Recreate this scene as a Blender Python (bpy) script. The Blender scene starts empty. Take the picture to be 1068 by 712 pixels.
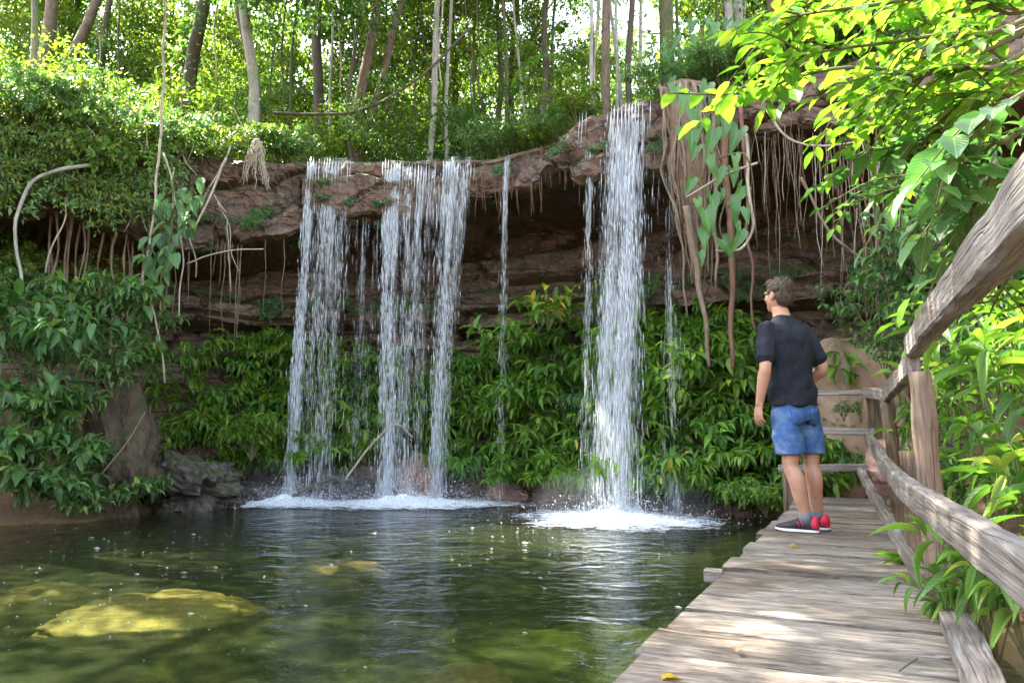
import bpy, math, random
import numpy as np
from mathutils import Vector, Matrix, noise

R = math.radians
random.seed(11)
rng = np.random.default_rng(11)
scene = bpy.context.scene
COL = scene.collection
uni = random.uniform

# ------------------------------------------------------------------ camera
F, CX, CY = 800.0, 534.0, 356.0
PITCH = math.atan(94 / 800)
CAMZ = 1.12
DECK = 0.40
SP, CP = math.sin(PITCH), math.cos(PITCH)


def ray(px, py):
    u = (CY - py) / F
    return Vector(((px - CX) / F, CP - u * SP, SP + u * CP))


def at(px, py, Y):
    d = ray(px, py)
    return d * (Y / d.y) + Vector((0, 0, CAMZ))


def on_z(px, py, z):
    d = ray(px, py)
    return d * ((z - CAMZ) / d.z) + Vector((0, 0, CAMZ))


def px_of(p):
    x, y, z = p[0], p[1], p[2] - CAMZ
    f = y * CP + z * SP
    return CX + F * x / f, CY - F * (-y * SP + z * CP) / f


cam_d = bpy.data.cameras.new('camera')
cam_d.sensor_width = 36
cam_d.lens = 36 * F / 1068
cam_d.clip_end = 400
cam_d.clip_start = 0.05
cam = bpy.data.objects.new('camera', cam_d)
COL.objects.link(cam)
cam.location = (0, 0, CAMZ)
cam.rotation_euler = (math.pi / 2 + PITCH, 0, 0)
scene.camera = cam

# ------------------------------------------------------------------ object helpers


def tag(o, label=None, cat=None, group=None, kind=None):
    if label:
        o['label'] = label
    if cat:
        o['category'] = cat
    if group:
        o['group'] = group
    if kind:
        o['kind'] = kind
    return o


def thing(name, label, cat, loc=(0, 0, 0), group=None, rot=(0, 0, 0), scale=1.0):
    o = bpy.data.objects.new(name, None)
    o.empty_display_size = .1
    COL.objects.link(o)
    o.location = loc
    o.rotation_euler = rot
    o.scale = (scale,) * 3 if not hasattr(scale, '__len__') else scale
    return tag(o, label, cat, group)


def link(name, me, parent=None, loc=(0, 0, 0), rot=(0, 0, 0), scale=(1, 1, 1)):
    o = bpy.data.objects.new(name, me)
    COL.objects.link(o)
    o.parent = parent
    o.location, o.rotation_euler, o.scale = loc, rot, scale
    return o


class MB:
    """collects shapes and links them as one mesh object"""

    def __init__(s):
        s.v, s.f, s.uv, s.sm = [], [], [], []

    def add(s, verts, faces, uvs=None, smooth=True):
        b = len(s.v)
        s.v += [tuple(p) for p in verts]
        for k, fc in enumerate(faces):
            s.f.append([i + b for i in fc])
            s.uv += uvs[k] if uvs else [(0, 0)] * len(fc)
            s.sm.append(smooth)

    def mesh(s, name, mat):
        me = bpy.data.meshes.new(name)
        me.from_pydata(s.v, [], s.f)
        ul = me.uv_layers.new(name='UVMap')
        ul.data.foreach_set('uv', np.array(s.uv, dtype=np.float32).ravel())
        me.polygons.foreach_set('use_smooth', s.sm)
        if mat:
            me.materials.append(mat)
        me.update()
        return me

    def build(s, name, mat, parent=None):
        return link(name, s.mesh(name, mat), parent)

    # ---- shapes
    def tube(s, path, radii, sides=6, caps=True, uo=None, lump=0.0):
        path = [Vector(p) for p in path]
        n = len(path)
        if not hasattr(radii, '__len__'):
            radii = [radii] * n
        uo = uni(0, 50) if uo is None else uo
        V, U = [], []
        L = 0
        ref = None
        for i, p in enumerate(path):
            t = (path[min(i + 1, n - 1)] - path[max(i - 1, 0)])
            t = t.normalized() if t.length > 1e-9 else Vector((0, 0, 1))
            if ref is None:
                ref = t.orthogonal().normalized()
            ref = (ref - t * ref.dot(t))
            ref = ref.normalized() if ref.length > 1e-6 else t.orthogonal().normalized()
            b = t.cross(ref)
            if i:
                L += (p - path[i - 1]).length
            U.append(L)
            for k in range(sides):
                a = 2 * math.pi * k / sides
                r = radii[i]
                if lump:
                    r *= 1 + lump * noise.noise(Vector((math.cos(a) * 1.7 + uo, math.sin(a) * 1.7, L / max(radii[i] * 4, .02))))
                V.append(p + (ref * math.cos(a) + b * math.sin(a)) * r)
        fs, uv = [], []
        for i in range(n - 1):
            per = 2 * math.pi * radii[i]
            for k in range(sides):
                k2 = (k + 1) % sides
                fs.append((i * sides + k, i * sides + k2, (i + 1) * sides + k2, (i + 1) * sides + k))
                a0, a1 = k / sides * per, (k + 1) / sides * per
                uv.append([(U[i] + uo, a0), (U[i] + uo, a1), (U[i + 1] + uo, a1), (U[i + 1] + uo, a0)])
        if caps:
            for i, rev in ((0, True), (n - 1, False)):
                fc = [i * sides + k for k in range(sides)]
                fs.append(fc[::-1] if rev else fc)
                uv.append([(uo + .01 * k, .01 * k) for k in range(sides)])
        s.add(V, fs, uv)

    def beam(s, path, w, h, up=Vector((0, 0, 1)), jit=.004, step=.12, cham=.006, ends=None, wob=.0):
        path = [Vector(p) for p in path]
        pts = []
        for a, b in zip(path[:-1], path[1:]):
            n = max(1, int((b - a).length / step))
            pts += [a.lerp(b, i / n) for i in range(n)]
        pts.append(path[-1])
        n = len(pts)
        uo, vo = uni(0, 50), uni(0, 50)
        V, fs, uv = [], [], []
        L = 0
        sec = [(-1, -1, 1, 0), (-1, -1, 0, 1), (-1, 1, 0, -1), (-1, 1, 1, 0), (1, 1, -1, 0), (1, 1, 0, -1), (1, -1, 0, 1), (1, -1, -1, 0)]
        Us = []
        for i, p in enumerate(pts):
            t = (pts[min(i + 1, n - 1)] - pts[max(i - 1, 0)]).normalized()
            sd = t.cross(up).normalized()
            u2 = sd.cross(t).normalized()
            if i:
                L += (p - pts[i - 1]).length
            Us.append(L)
            wv = 1 + (wob * noise.noise(Vector((L * 2.2 + uo, vo, 0))) if wob else 0)
            hv = 1 + (wob * noise.noise(Vector((L * 2.7 + uo, vo, 9))) if wob else 0)
            for k, (a, b, ca, cb) in enumerate(sec):
                x = a * w / 2 * wv + ca * cham
                z = b * h / 2 * hv + cb * cham
                j = Vector((noise.noise(Vector((L * 5 + uo, k * 3.3, vo))), noise.noise(Vector((L * 5 + uo, k * 3.3, vo + 7))), noise.noise(Vector((L * 5 + uo, k * 3.3, vo + 13))))) * jit
                V.append(p + sd * x + u2 * z + j)
        per = [0, h, h, h, h + w, h + w, 2 * h + w, 2 * h + w, 2 * h + 2 * w]
        per = [0, .01, h, h + .01, h + w, h + w + .01, 2 * h + w, 2 * h + w + .01, 2 * h + 2 * w]
        m = 8
        for i in range(n - 1):
            for k in range(m):
                k2 = (k + 1) % m
                fs.append((i * m + k, i * m + k2, (i + 1) * m + k2, (i + 1) * m + k))
                uv.append([(Us[i] + uo, per[k] + vo), (Us[i] + uo, per[k + 1] + vo), (Us[i + 1] + uo, per[k + 1] + vo), (Us[i + 1] + uo, per[k] + vo)])
        for i, rev in ((0, False), (n - 1, True)):
            fc = [i * m + k for k in range(m)]
            fs.append(fc[::-1] if not rev else fc)
            uv.append([(uo + .3 * (k % 3), vo + .02 * k) for k in range(m)])
        s.add(V, fs, uv, smooth=False)

    def ell(s, c, r, rot=None, nu=14, nv=9):
        V, fs = [], []
        c = Vector(c)
        for i in range(nv + 1):
            th = math.pi * i / nv
            for k in range(nu):
                a = 2 * math.pi * k / nu
                q = Vector((r[0] * math.sin(th) * math.cos(a), r[1] * math.sin(th) * math.sin(a), r[2] * math.cos(th)))
                if i in (0, nv):
                    q = Vector((1e-4 * math.cos(a), 1e-4 * math.sin(a), q.z))
                V.append(c + (rot @ q if rot else q))
        for i in range(nv):
            for k in range(nu):
                k2 = (k + 1) % nu
                fs.append((i * nu + k, (i + 1) * nu + k, (i + 1) * nu + k2, i * nu + k2))
        fs.append(list(range(nu)))
        fs.append([nv * nu + k for k in range(nu)][::-1])
        s.add(V, fs)

    def loft(s, rings, nu=20, M=None):
        """rings: (x, y, z, rx, ry) horizontal ellipses, closed by caps"""
        V, fs = [], []
        for (x, y, z, rx, ry) in rings:
            for k in range(nu):
                a = 2 * math.pi * k / nu
                p = Vector((x + rx * math.cos(a), y + ry * math.sin(a), z))
                V.append(M @ p if M else p)
        n = len(rings)
        for i in range(n - 1):
            for k in range(nu):
                k2 = (k + 1) % nu
                fs.append((i * nu + k, i * nu + k2, (i + 1) * nu + k2, (i + 1) * nu + k))
        fs.append(list(range(nu))[::-1])
        fs.append([(n - 1) * nu + k for k in range(nu)])
        s.add(V, fs)


def smooth_path(pts, n=10):
    """Catmull-Rom through points"""
    P = [Vector(p) for p in pts]
    P = [P[0] * 2 - P[1]] + P + [P[-1] * 2 - P[-2]]
    out = []
    for i in range(1, len(P) - 2):
        p0, p1, p2, p3 = P[i - 1:i + 3]
        for k in range(n):
            t = k / n
            out.append(.5 * ((2 * p1) + (p2 - p0) * t + (2 * p0 - 5 * p1 + 4 * p2 - p3) * t * t + (3 * p1 - p0 - 3 * p2 + p3) * t ** 3))
    out.append(P[-2])
    return out


def wob(path, amp, freq=1.5, seed=None):
    sd = uni(0, 99) if seed is None else seed
    n = len(path)
    out = []
    for i, p in enumerate(path):
        p = Vector(p)
        k = min(1, i / max(1, n * .15))
        q = p * freq
        out.append(p + amp * k * Vector((noise.noise(q + Vector((sd, 0, 0))), noise.noise(q + Vector((0, sd, 0))), .4 * noise.noise(q + Vector((0, 0, sd))))))
    return out


# ------------------------------------------------------------------ leaf templates (x length, y width, z lift)
def T(verts, faces, zw=False):
    V = np.array(verts, dtype=np.float64)
    return dict(V=V, F=faces, zw=zw)


T_FAR = T([(0, 0, 0), (.42, .5, .06), (1, 0, -.12), (.42, -.5, .06)], [(0, 2, 1), (0, 3, 2)])
T_MID = T([(0, 0, 0), (.3, 0, .04), (.65, 0, .0), (1, 0, -.16), (.27, .44, .09), (.62, .38, .05), (.27, -.44, .09), (.62, -.38, .05)],
          [(0, 1, 4), (1, 2, 5, 4), (2, 3, 5), (0, 6, 1), (1, 6, 7, 2), (2, 7, 3)])


def leaf_grid(nx, ny, shape, droop=.25, fold=.10, wave=.0):
    V, Fc = [], []
    for i in range(nx + 1):
        t = i / nx
        w = shape(t)
        for j in range(-ny, ny + 1):
            y = w * j / ny * .5
            V.append((t, y, -droop * t * t + .5 * droop * t * (1 - t) + fold * abs(j / ny) * w + wave * math.sin(t * 17) * abs(j / ny) * .03))
    m = 2 * ny + 1
    for i in range(nx):
        for j in range(m - 1):
            Fc.append((i * m + j, (i + 1) * m + j, (i + 1) * m + j + 1, i * m + j + 1))
    return T(V, Fc)


T_NEAR = leaf_grid(8, 2, lambda t: max(.02, (math.sin(math.pi * min(1, t ** .8)) ** .75) * (1 - .25 * t)), .28, .12, 1)
T_OVER = leaf_grid(8, 2, lambda t: max(.02, (math.sin(math.pi * min(1, t ** .85)) ** .7) * (1 - .15 * t)), .12, .10, .6)
T_BLADE = leaf_grid(7, 1, lambda t: max(.02, math.sin(math.pi * t ** .75) ** .8), .45, .15)


def heart():
    nx = 9
    V, Fc = [], []
    for i in range(nx + 1):
        t = i / nx
        w = (1 - t) ** .72 * (1.06 if t < .5 else 1.0)
        for j in range(-2, 3):
            back = -.22 * math.sin(math.pi * min(1, abs(j) / 2 * .9)) * max(0, 1 - 2.4 * t)
            V.append((t + back, w * j / 2 * .5 * (1 if t > .05 else .86), -.36 * t * t + .24 * abs(j / 2) * w))
    for i in range(nx):
        for j in range(4):
            Fc.append((i * 5 + j, (i + 1) * 5 + j, (i + 1) * 5 + j + 1, i * 5 + j + 1))
    return T(V, Fc)


T_HEART = heart()
T_STREAK = T([(0, 0, 0), (.35, .5, 0), (.35, 0, .5), (.35, -.5, 0), (.35, 0, -.5), (1, 0, 0)],
             [(0, 1, 2), (0, 2, 3), (0, 3, 4), (0, 4, 1), (5, 2, 1), (5, 3, 2), (5, 4, 3), (5, 1, 4)], zw=True)
T_DROP = T([(-.5, 0, 0), (0, .5, 0), (0, 0, .5), (0, -.5, 0), (0, 0, -.5), (.5, 0, 0)],
           [(0, 1, 2), (0, 2, 3), (0, 3, 4), (0, 4, 1), (5, 2, 1), (5, 3, 2), (5, 4, 3), (5, 1, 4)], zw=True)


def nrmz(a):
    return a / np.maximum(np.linalg.norm(a, axis=1, keepdims=True), 1e-9)


def leaf_mesh(name, pos, dirv, nrm, L, W, tpl, mat, smooth=True):
    pos, x, nz = np.asarray(pos, float), nrmz(np.asarray(dirv, float)), np.asarray(nrm, float)
    N = len(pos)
    L = np.broadcast_to(np.asarray(L, float), (N,))
    W = np.broadcast_to(np.asarray(W, float), (N,))
    y = np.cross(nz, x)
    bad = np.linalg.norm(y, axis=1) < 1e-4
    y[bad] = np.cross(np.array([[.3, .8, .5]]), x[bad])
    y = nrmz(y)
    z = np.cross(x, y)
    V = tpl['V']
    zs = (W if tpl['zw'] else L)
    P = pos[:, None, :] + x[:, None, :] * (L[:, None] * V[None, :, 0])[..., None] + y[:, None, :] * (W[:, None] * V[None, :, 1])[..., None] + z[:, None, :] * (zs[:, None] * V[None, :, 2])[..., None]
    nv = len(V)
    flat = [i for f in tpl['F'] for i in f]
    st = np.cumsum([0] + [len(f) for f in tpl['F']])[:-1]
    loops = (np.array(flat)[None, :] + (np.arange(N) * nv)[:, None]).ravel()
    starts = (st[None, :] + (np.arange(N) * len(flat))[:, None]).ravel()
    me = bpy.data.meshes.new(name)
    me.vertices.add(N * nv)
    me.vertices.foreach_set('co', P.astype(np.float32).ravel())
    me.loops.add(len(loops))
    me.loops.foreach_set('vertex_index', loops.astype(np.int32))
    me.polygons.add(len(starts))
    me.polygons.foreach_set('loop_start', starts.astype(np.int32))
    me.polygons.foreach_set('use_smooth', np.full(len(starts), smooth))
    ul = me.uv_layers.new(name='UVMap')
    uvt = np.stack([V[flat, 0], V[flat, 1] + .5], axis=1)
    ul.data.foreach_set('uv', np.tile(uvt, (N, 1)).astype(np.float32).ravel())
    if mat:
        me.materials.append(mat)
    me.update(calc_edges=True)
    me.validate()
    return me


# ------------------------------------------------------------------ materials
class N:
    def __init__(s, name):
        s.m = bpy.data.materials.new(name)
        s.m.use_nodes = True
        s.t = s.m.node_tree
        s.t.nodes.clear()
        s.out = s.t.nodes.new('ShaderNodeOutputMaterial')

    def n(s, typ, **kw):
        nd = s.t.nodes.new('ShaderNode' + typ)
        for k, v in kw.items():
            if k in nd.inputs.keys():
                s.set(nd.inputs[k], v)
            else:
                setattr(nd, k, v)
        return nd

    def set(s, inp, v):
        if isinstance(v, bpy.types.NodeSocket):
            s.t.links.new(v, inp)
        elif isinstance(v, (tuple, list)) and inp.type == 'RGBA' and len(v) == 3:
            inp.default_value = (*v, 1)
        else:
            inp.default_value = v

    def ramp(s, fac, stops, interp='LINEAR'):
        r = s.t.nodes.new('ShaderNodeValToRGB')
        r.color_ramp.interpolation = interp
        e = r.color_ramp.elements
        while len(e) < len(stops):
            e.new(.5)
        for el, (p, c) in zip(e, stops):
            el.position = p
            el.color = (*c, 1) if hasattr(c, '__len__') else (c, c, c, 1)
        s.t.links.new(fac, r.inputs[0])
        return r.outputs[0]

    def mix(s, a, b, f, blend='MIX'):
        m = s.t.nodes.new('ShaderNodeMix')
        m.data_type = 'RGBA'
        m.blend_type = blend
        s.set(m.inputs[0], f)
        s.set(m.inputs[6], a)
        s.set(m.inputs[7], b)
        return m.outputs[2]

    def math(s, op, a, b=0.0, c=0.0):
        m = s.t.nodes.new('ShaderNodeMath')
        m.operation = op
        for i, v in enumerate((a, b, c)):
            s.set(m.inputs[i], v)
        return m.outputs[0]

    def coord(s, kind='Object', scale=(1, 1, 1), loc=(0, 0, 0)):
        tc = s.t.nodes.new('ShaderNodeTexCoord')
        mp = s.n('Mapping')
        mp.inputs['Scale'].default_value = scale
        mp.inputs['Location'].default_value = loc
        s.t.links.new(tc.outputs[kind], mp.inputs[0])
        return mp.outputs[0]

    def noise(s, vec, scale, detail=4, rough=.55, dist=0.0):
        nd = s.n('TexNoise', Vector=vec, Scale=scale, Detail=detail, Roughness=rough, Distortion=dist)
        return nd.outputs[0]

    def bump(s, h, strength=.5, dist=.02, nrm=None):
        b = s.n('Bump', Height=h, Strength=strength, Distance=dist)
        if nrm:
            s.t.links.new(nrm, b.inputs['Normal'])
        return b.outputs[0]

    def surf(s, sh):
        s.t.links.new(sh, s.out.inputs['Surface'])
        return s.m


def pbsdf(n, color, rough=.6, spec=.4, nrm=None, **kw):
    p = n.n('BsdfPrincipled')
    n.set(p.inputs['Base Color'], color)
    n.set(p.inputs['Roughness'], rough)
    n.set(p.inputs['Specular IOR Level'], spec)
    if nrm:
        n.set(p.inputs['Normal'], nrm)
    for k, v in kw.items():
        n.set(p.inputs[k], v)
    return p.outputs[0]


def leaf_mat(name, stops, trans, tf=.38, rough=.38, veins=False, spec=.5):
    n = N(name)
    g = n.n('NewGeometry')
    oi = n.n('ObjectInfo')
    r = n.math('FRACT', n.math('ADD', g.outputs['Random Per Island'], n.math('MULTIPLY', oi.outputs['Random'], .6)))
    col = n.ramp(r, stops)
    tcol = n.mix(n.ramp(r, [(p, tuple(min(1, a * b) for a, b in zip(c, trans))) for p, c in stops]), (0, 0, 0), 0.0)
    nrm = None
    if veins:
        uv = n.coord('UV')
        sx = n.n('SeparateXYZ', Vector=uv)
        av = n.math('ABSOLUTE', n.math('SUBTRACT', sx.outputs[1], .5))
        rib = n.math('LESS_THAN', av, .018)
        ph = n.math('SUBTRACT', n.math('MULTIPLY', sx.outputs[0], 62), n.math('MULTIPLY', av, 46))
        wv = n.math('SINE', ph)
        vein = n.math('GREATER_THAN', wv, .93)
        lite = n.math('MAXIMUM', rib, n.math('MULTIPLY', vein, .55))
        col = n.mix(col, n.mix(col, (.30, .42, .16), .55), lite)
        blot = n.ramp(n.noise(n.coord('Object'), 14, 3), [(.45, 0), (.75, 1)])
        col = n.mix(col, n.mix(col, (.16, .2, .04), .5), n.math('MULTIPLY', blot, .5))
        nrm = n.bump(n.math('SUBTRACT', n.math('MULTIPLY', wv, .35), n.math('MULTIPLY', rib, 1.5)), .35, .004)
    else:
        blot = n.noise(n.coord('Object'), 9, 2)
        col = n.mix(col, n.mix(col, (.5, .5, .5), 1, 'MULTIPLY'), n.ramp(blot, [(.5, 0), (.72, .6)]))
    rv = n.math('ADD', rough - .1, n.math('MULTIPLY', g.outputs['Random Per Island'], .25))
    p = pbsdf(n, col, rv, spec, nrm)
    tr = n.n('BsdfTranslucent', Color=tcol)
    if nrm:
        n.set(tr.inputs['Normal'], nrm)
    mx = n.n('MixShader')
    mx.inputs[0].default_value = tf
    n.t.links.new(p, mx.inputs[1])
    n.t.links.new(tr.outputs[0], mx.inputs[2])
    return n.surf(mx.outputs[0])


M = {}
M['leaf_forest'] = leaf_mat('leaf_forest', [(0, (.05, .10, .014)), (.4, (.085, .16, .02)), (.75, (.15, .22, .022)), (1, (.25, .27, .03))], (1.85, 1.9, 1.15), .46)
M['leaf_dark'] = leaf_mat('leaf_dark', [(0, (.03, .075, .018)), (.5, (.055, .12, .024)), (1, (.10, .18, .035))], (2, 2.1, 1.3), .4)
M['leaf_thicket'] = leaf_mat('leaf_thicket', [(0, (.03, .095, .010)), (.5, (.07, .19, .015)), (.9, (.13, .28, .02)), (.97, (.15, .3, .03)), (1, (.4, .32, .03))], (1.8, 1.9, 1.2), .36, .36, True)
M['leaf_bank'] = leaf_mat('leaf_bank', [(0, (.045, .11, .034)), (.5, (.085, .19, .055)), (.92, (.15, .28, .075)), (1, (.28, .32, .06))], (1.8, 1.9, 1.2), .36, .32, True)
M['leaf_bright'] = leaf_mat('leaf_bright', [(0, (.055, .14, .015)), (.5, (.10, .22, .018)), (.9, (.16, .29, .028)), (1, (.28, .34, .03))], (1.75, 1.8, 1.0), .45, .34, True)
M['leaf_broad'] = leaf_mat('leaf_broad', [(0, (.03, .085, .03)), (.6, (.055, .15, .04)), (1, (.11, .22, .05))], (1.9, 2.0, 1.2), .36, .42, True)
M['leaf_heart'] = leaf_mat('leaf_heart', [(0, (.045, .13, .03)), (.6, (.075, .19, .05)), (1, (.12, .26, .07))], (1.6, 1.7, 1.0), .32, .4, True)
M['leaf_blade'] = leaf_mat('leaf_blade', [(0, (.05, .13, .02)), (.5, (.085, .2, .025)), (.9, (.15, .29, .035)), (1, (.28, .34, .06))], (1.8, 1.8, 1.1), .4, .4, True)
M['leaf_yellow'] = leaf_mat('leaf_yellow', [(0, (.45, .32, .02)), (1, (.55, .4, .04))], (1.3, 1.2, 1), .3, .5)
M['leaf_litter'] = leaf_mat('leaf_litter', [(0, (.09, .05, .025)), (.5, (.2, .12, .06)), (.85, (.32, .22, .12)), (1, (.35, .3, .1))], (1, 1, 1), .15, .6)


def bark_mat(name, dark, light, sc=(2, 14), lichen=None):
    n = N(name)
    uv = n.coord('UV', (sc[0], sc[1], 1))
    a = n.noise(uv, 3, 6, .6, .4)
    ob = n.coord('Object')
    b = n.noise(ob, 5, 4)
    col = n.mix(n.ramp(a, [(.3, dark), (.65, light)]), tuple(c * .55 for c in dark), n.ramp(b, [(.5, 0), (.75, .7)]))
    if lichen:
        col = n.mix(col, lichen, n.ramp(n.noise(ob, 2.5, 5, .65), [(.48, 0), (.62, .85)]))
    return n.surf(pbsdf(n, col, .85, .25, n.bump(a, .7, .02)))


M['bark_brown'] = bark_mat('bark_brown', (.07, .05, .035), (.2, .145, .1))
M['bark_dark'] = bark_mat('bark_dark', (.05, .04, .03), (.13, .1, .075), lichen=(.09, .11, .05))
M['bark_pale'] = bark_mat('bark_pale', (.2, .18, .15), (.42, .39, .33), lichen=(.2, .22, .15))
M['bark_mossy'] = bark_mat('bark_mossy', (.05, .05, .025), (.13, .13, .06), lichen=(.07, .1, .025))
M['stem'] = bark_mat('stem', (.07, .08, .03), (.15, .14, .06))
M['root'] = bark_mat('root', (.11, .075, .05), (.3, .22, .15), (3, 30))
M['root_red'] = bark_mat('root_red', (.10, .05, .035), (.26, .14, .09), (3, 30))
M['root_pale'] = bark_mat('root_pale', (.26, .21, .15), (.5, .43, .33), (3, 30))


def wood_mat(name, dark, mid, light, gl=60, ln=1.0):
    n = N(name)
    g1 = n.noise(n.coord('UV', (2.4 * ln, gl * .5, 1)), 1.0, 6, .66, .8)
    g2 = n.noise(n.coord('UV', (5 * ln, gl * 2.2, 1)), 1.0, 4, .6, .3)
    big = n.noise(n.coord('Object'), 1.6, 4, .6)
    fine = n.noise(n.coord('Object'), 35, 3)
    col = n.ramp(g1, [(.28, dark), (.5, mid), (.74, light)])
    col = n.mix(col, n.mix(col, (.42, .38, .35), 1, 'MULTIPLY'), n.ramp(g2, [(.52, 0), (.68, .75)]))
    col = n.mix(col, n.mix(col, (.62, .52, .44), 1, 'MULTIPLY'), n.ramp(big, [(.42, 0), (.66, .9)]))
    crk = n.ramp(n.noise(n.coord('UV', (.55, gl * .55, 1), (3, 7, 0)), 1.0, 3, .5, .9), [(.485, 0), (.5, 1), (.515, 0)])
    col = n.mix(col, tuple(c * .25 for c in dark), n.math('MULTIPLY', crk, n.ramp(big, [(.4, .1), (.6, .8)])))
    g = n.n('NewGeometry')
    rnd = n.ramp(g.outputs['Random Per Island'], [(0, (.62, .61, .60)), (.5, (.92, .91, .89)), (1, (1.18, 1.14, 1.1))])
    col = n.mix(col, rnd, 1.0, 'MULTIPLY')
    h = n.math('SUBTRACT', n.math('ADD', g1, n.math('MULTIPLY', g2, .6)), n.math('MULTIPLY', crk, .5))
    h = n.math('ADD', h, n.math('MULTIPLY', fine, .25))
    return n.surf(pbsdf(n, col, .78, .3, n.bump(h, .85, .012)))


M['deck_wood'] = wood_mat('deck_wood', (.09, .076, .063), (.25, .217, .183), (.45, .405, .352), 60, 2.4)
M['rail_wood'] = wood_mat('rail_wood', (.10, .09, .083), (.22, .20, .185), (.37, .345, .32))
M['post_wood'] = wood_mat('post_wood', (.08, .055, .04), (.19, .14, .10), (.34, .27, .2), 40)


def cliff_mat():
    n = N('cliff_rock')
    ob = n.coord('Object')
    big = n.noise(ob, .55, 5, .6, .5)
    med = n.noise(ob, 3.5, 6, .65)
    fine = n.noise(ob, 22, 4, .6)
    strata = n.noise(n.coord('Object', (.8, .8, 3.6)), 1.0, 6, .68, 1.1)
    streak = n.noise(n.coord('Object', (5, 5, .35)), 1.0, 4, .6, .3)
    col = n.ramp(big, [(.28, (.05, .036, .032)), (.5, (.11, .068, .056)), (.72, (.17, .118, .102))])
    col = n.mix(col, n.ramp(med, [(.3, (.035, .026, .022)), (.7, (.17, .115, .094))]), .5)
    col = n.mix(col, n.ramp(strata, [(.32, (.03, .022, .017)), (.45, (.13, .08, .055)), (.55, (.27, .15, .07)), (.6, (.12, .075, .05)), (.72, (.04, .03, .025))]), .42)
    col = n.mix(col, (.035, .028, .022), n.ramp(streak, [(.5, 0), (.72, .85)]))
    g = n.n('NewGeometry')
    up = n.n('SeparateXYZ', Vector=g.outputs['Normal']).outputs[2]
    moss = n.math('MULTIPLY', n.ramp(up, [(.3, 0), (.75, 1)]), n.ramp(n.noise(ob, 2.2, 5), [(.36, 0), (.52, .9)]))
    col = n.mix(col, (.06, .085, .02), moss)
    vor = n.n('TexVoronoi', Vector=n.mix(n.coord('Object', (1, 1, 2.2)), n.n('TexNoise', Vector=ob, Scale=2.0).outputs[1], .35), Scale=2.6)
    vor.feature = 'DISTANCE_TO_EDGE'
    crack = n.ramp(vor.outputs['Distance'], [(0, 1), (.05, 0)])
    col = n.mix(col, (.025, .018, .015), n.math('MULTIPLY', crack, .35))
    col = n.mix(col, (.34, .29, .27), n.ramp(n.noise(ob, 7, 5, .7), [(.6, 0), (.72, .5)]))
    med = n.math('SUBTRACT', med, n.math('MULTIPLY', crack, .35))
    h = n.math('ADD', n.math('MULTIPLY', med, 1.0), n.math('ADD', n.math('MULTIPLY', fine, .5), n.math('MULTIPLY', strata, .5)))
    rough = n.ramp(n.noise(ob, 1.7, 3), [(.35, .38), (.65, .8)])
    return n.surf(pbsdf(n, col, rough, .45, n.bump(h, .9, .06)))


M['cliff'] = cliff_mat()


def rock_mat(name, a, b, c, rough=.6, moss=0.0, sc=3.0):
    n = N(name)
    ob = n.coord('Object')
    m = n.noise(ob, sc, 6, .65, .4)
    f = n.noise(ob, sc * 7, 4)
    col = n.ramp(m, [(.3, a), (.5, b), (.72, c)])
    col = n.mix(col, tuple(x * .5 for x in a), n.ramp(f, [(.55, 0), (.75, .6)]))
    if moss:
        g = n.n('NewGeometry')
        up = n.n('SeparateXYZ', Vector=g.outputs['Normal']).outputs[2]
        col = n.mix(col, (.05, .075, .02), n.math('MULTIPLY', n.ramp(up, [(.1, 0), (.7, 1)]), n.ramp(n.noise(ob, 3, 4), [(.4, 0), (.55, moss)])))
    return n.surf(pbsdf(n, col, rough, .4, n.bump(n.math('ADD', m, n.math('MULTIPLY', f, .3)), .7, .04)))


M['rock_grey'] = rock_mat('rock_grey', (.028, .022, .018), (.06, .05, .042), (.12, .10, .085), .6, .8)
M['rock_red'] = rock_mat('rock_red', (.14, .08, .06), (.28, .16, .12), (.38, .24, .19), .45)
M['rock_tan'] = rock_mat('rock_tan', (.17, .11, .07), (.3, .2, .13), (.4, .29, .2), .8, .4, 1.4)
M['earth'] = rock_mat('earth', (.04, .03, .02), (.09, .065, .042), (.16, .12, .075), .9, .95, 2.2)
M['rock_dark'] = rock_mat('rock_dark', (.02, .018, .017), (.055, .05, .05), (.1, .095, .1), .35)
M['rock_yellow'] = rock_mat('rock_yellow', (.2, .13, .03), (.48, .31, .07), (.62, .44, .13), .7, 0, 3.2)
M['rock_ochre'] = rock_mat('rock_ochre', (.13, .08, .02), (.30, .18, .045), (.4, .25, .07), .7, 0, 2)
M['soil_root'] = rock_mat('soil_root', (.07, .04, .028), (.16, .095, .065), (.25, .16, .11), .9, .3, 4)


def ground_mat():
    n = N('ground_soil')
    ob = n.coord('Object')
    a = n.noise(ob, 1.2, 6, .65)
    b = n.noise(ob, 9, 5, .65)
    z = n.n('SeparateXYZ', Vector=ob).outputs[2]
    soil = n.ramp(a, [(.3, (.06, .038, .022)), (.55, (.17, .10, .06)), (.75, (.26, .17, .1))])
    soil = n.mix(soil, (.05, .065, .02), n.ramp(n.noise(ob, .8, 5), [(.5, 0), (.65, .7)]))
    bed = n.ramp(n.noise(ob, 1.1, 5, .6, .6), [(.35, (.05, .045, .02)), (.5, (.16, .13, .045)), (.65, (.34, .26, .08))])
    col = n.mix(bed, soil, n.ramp(n.math('ADD', n.math('MULTIPLY', z, 2), .5), [(.4, 0), (.6, 1)]))
    return n.surf(pbsdf(n, col, .9, .2, n.bump(n.math('ADD', a, b), .8, .05)))


M['ground'] = ground_mat()


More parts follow.
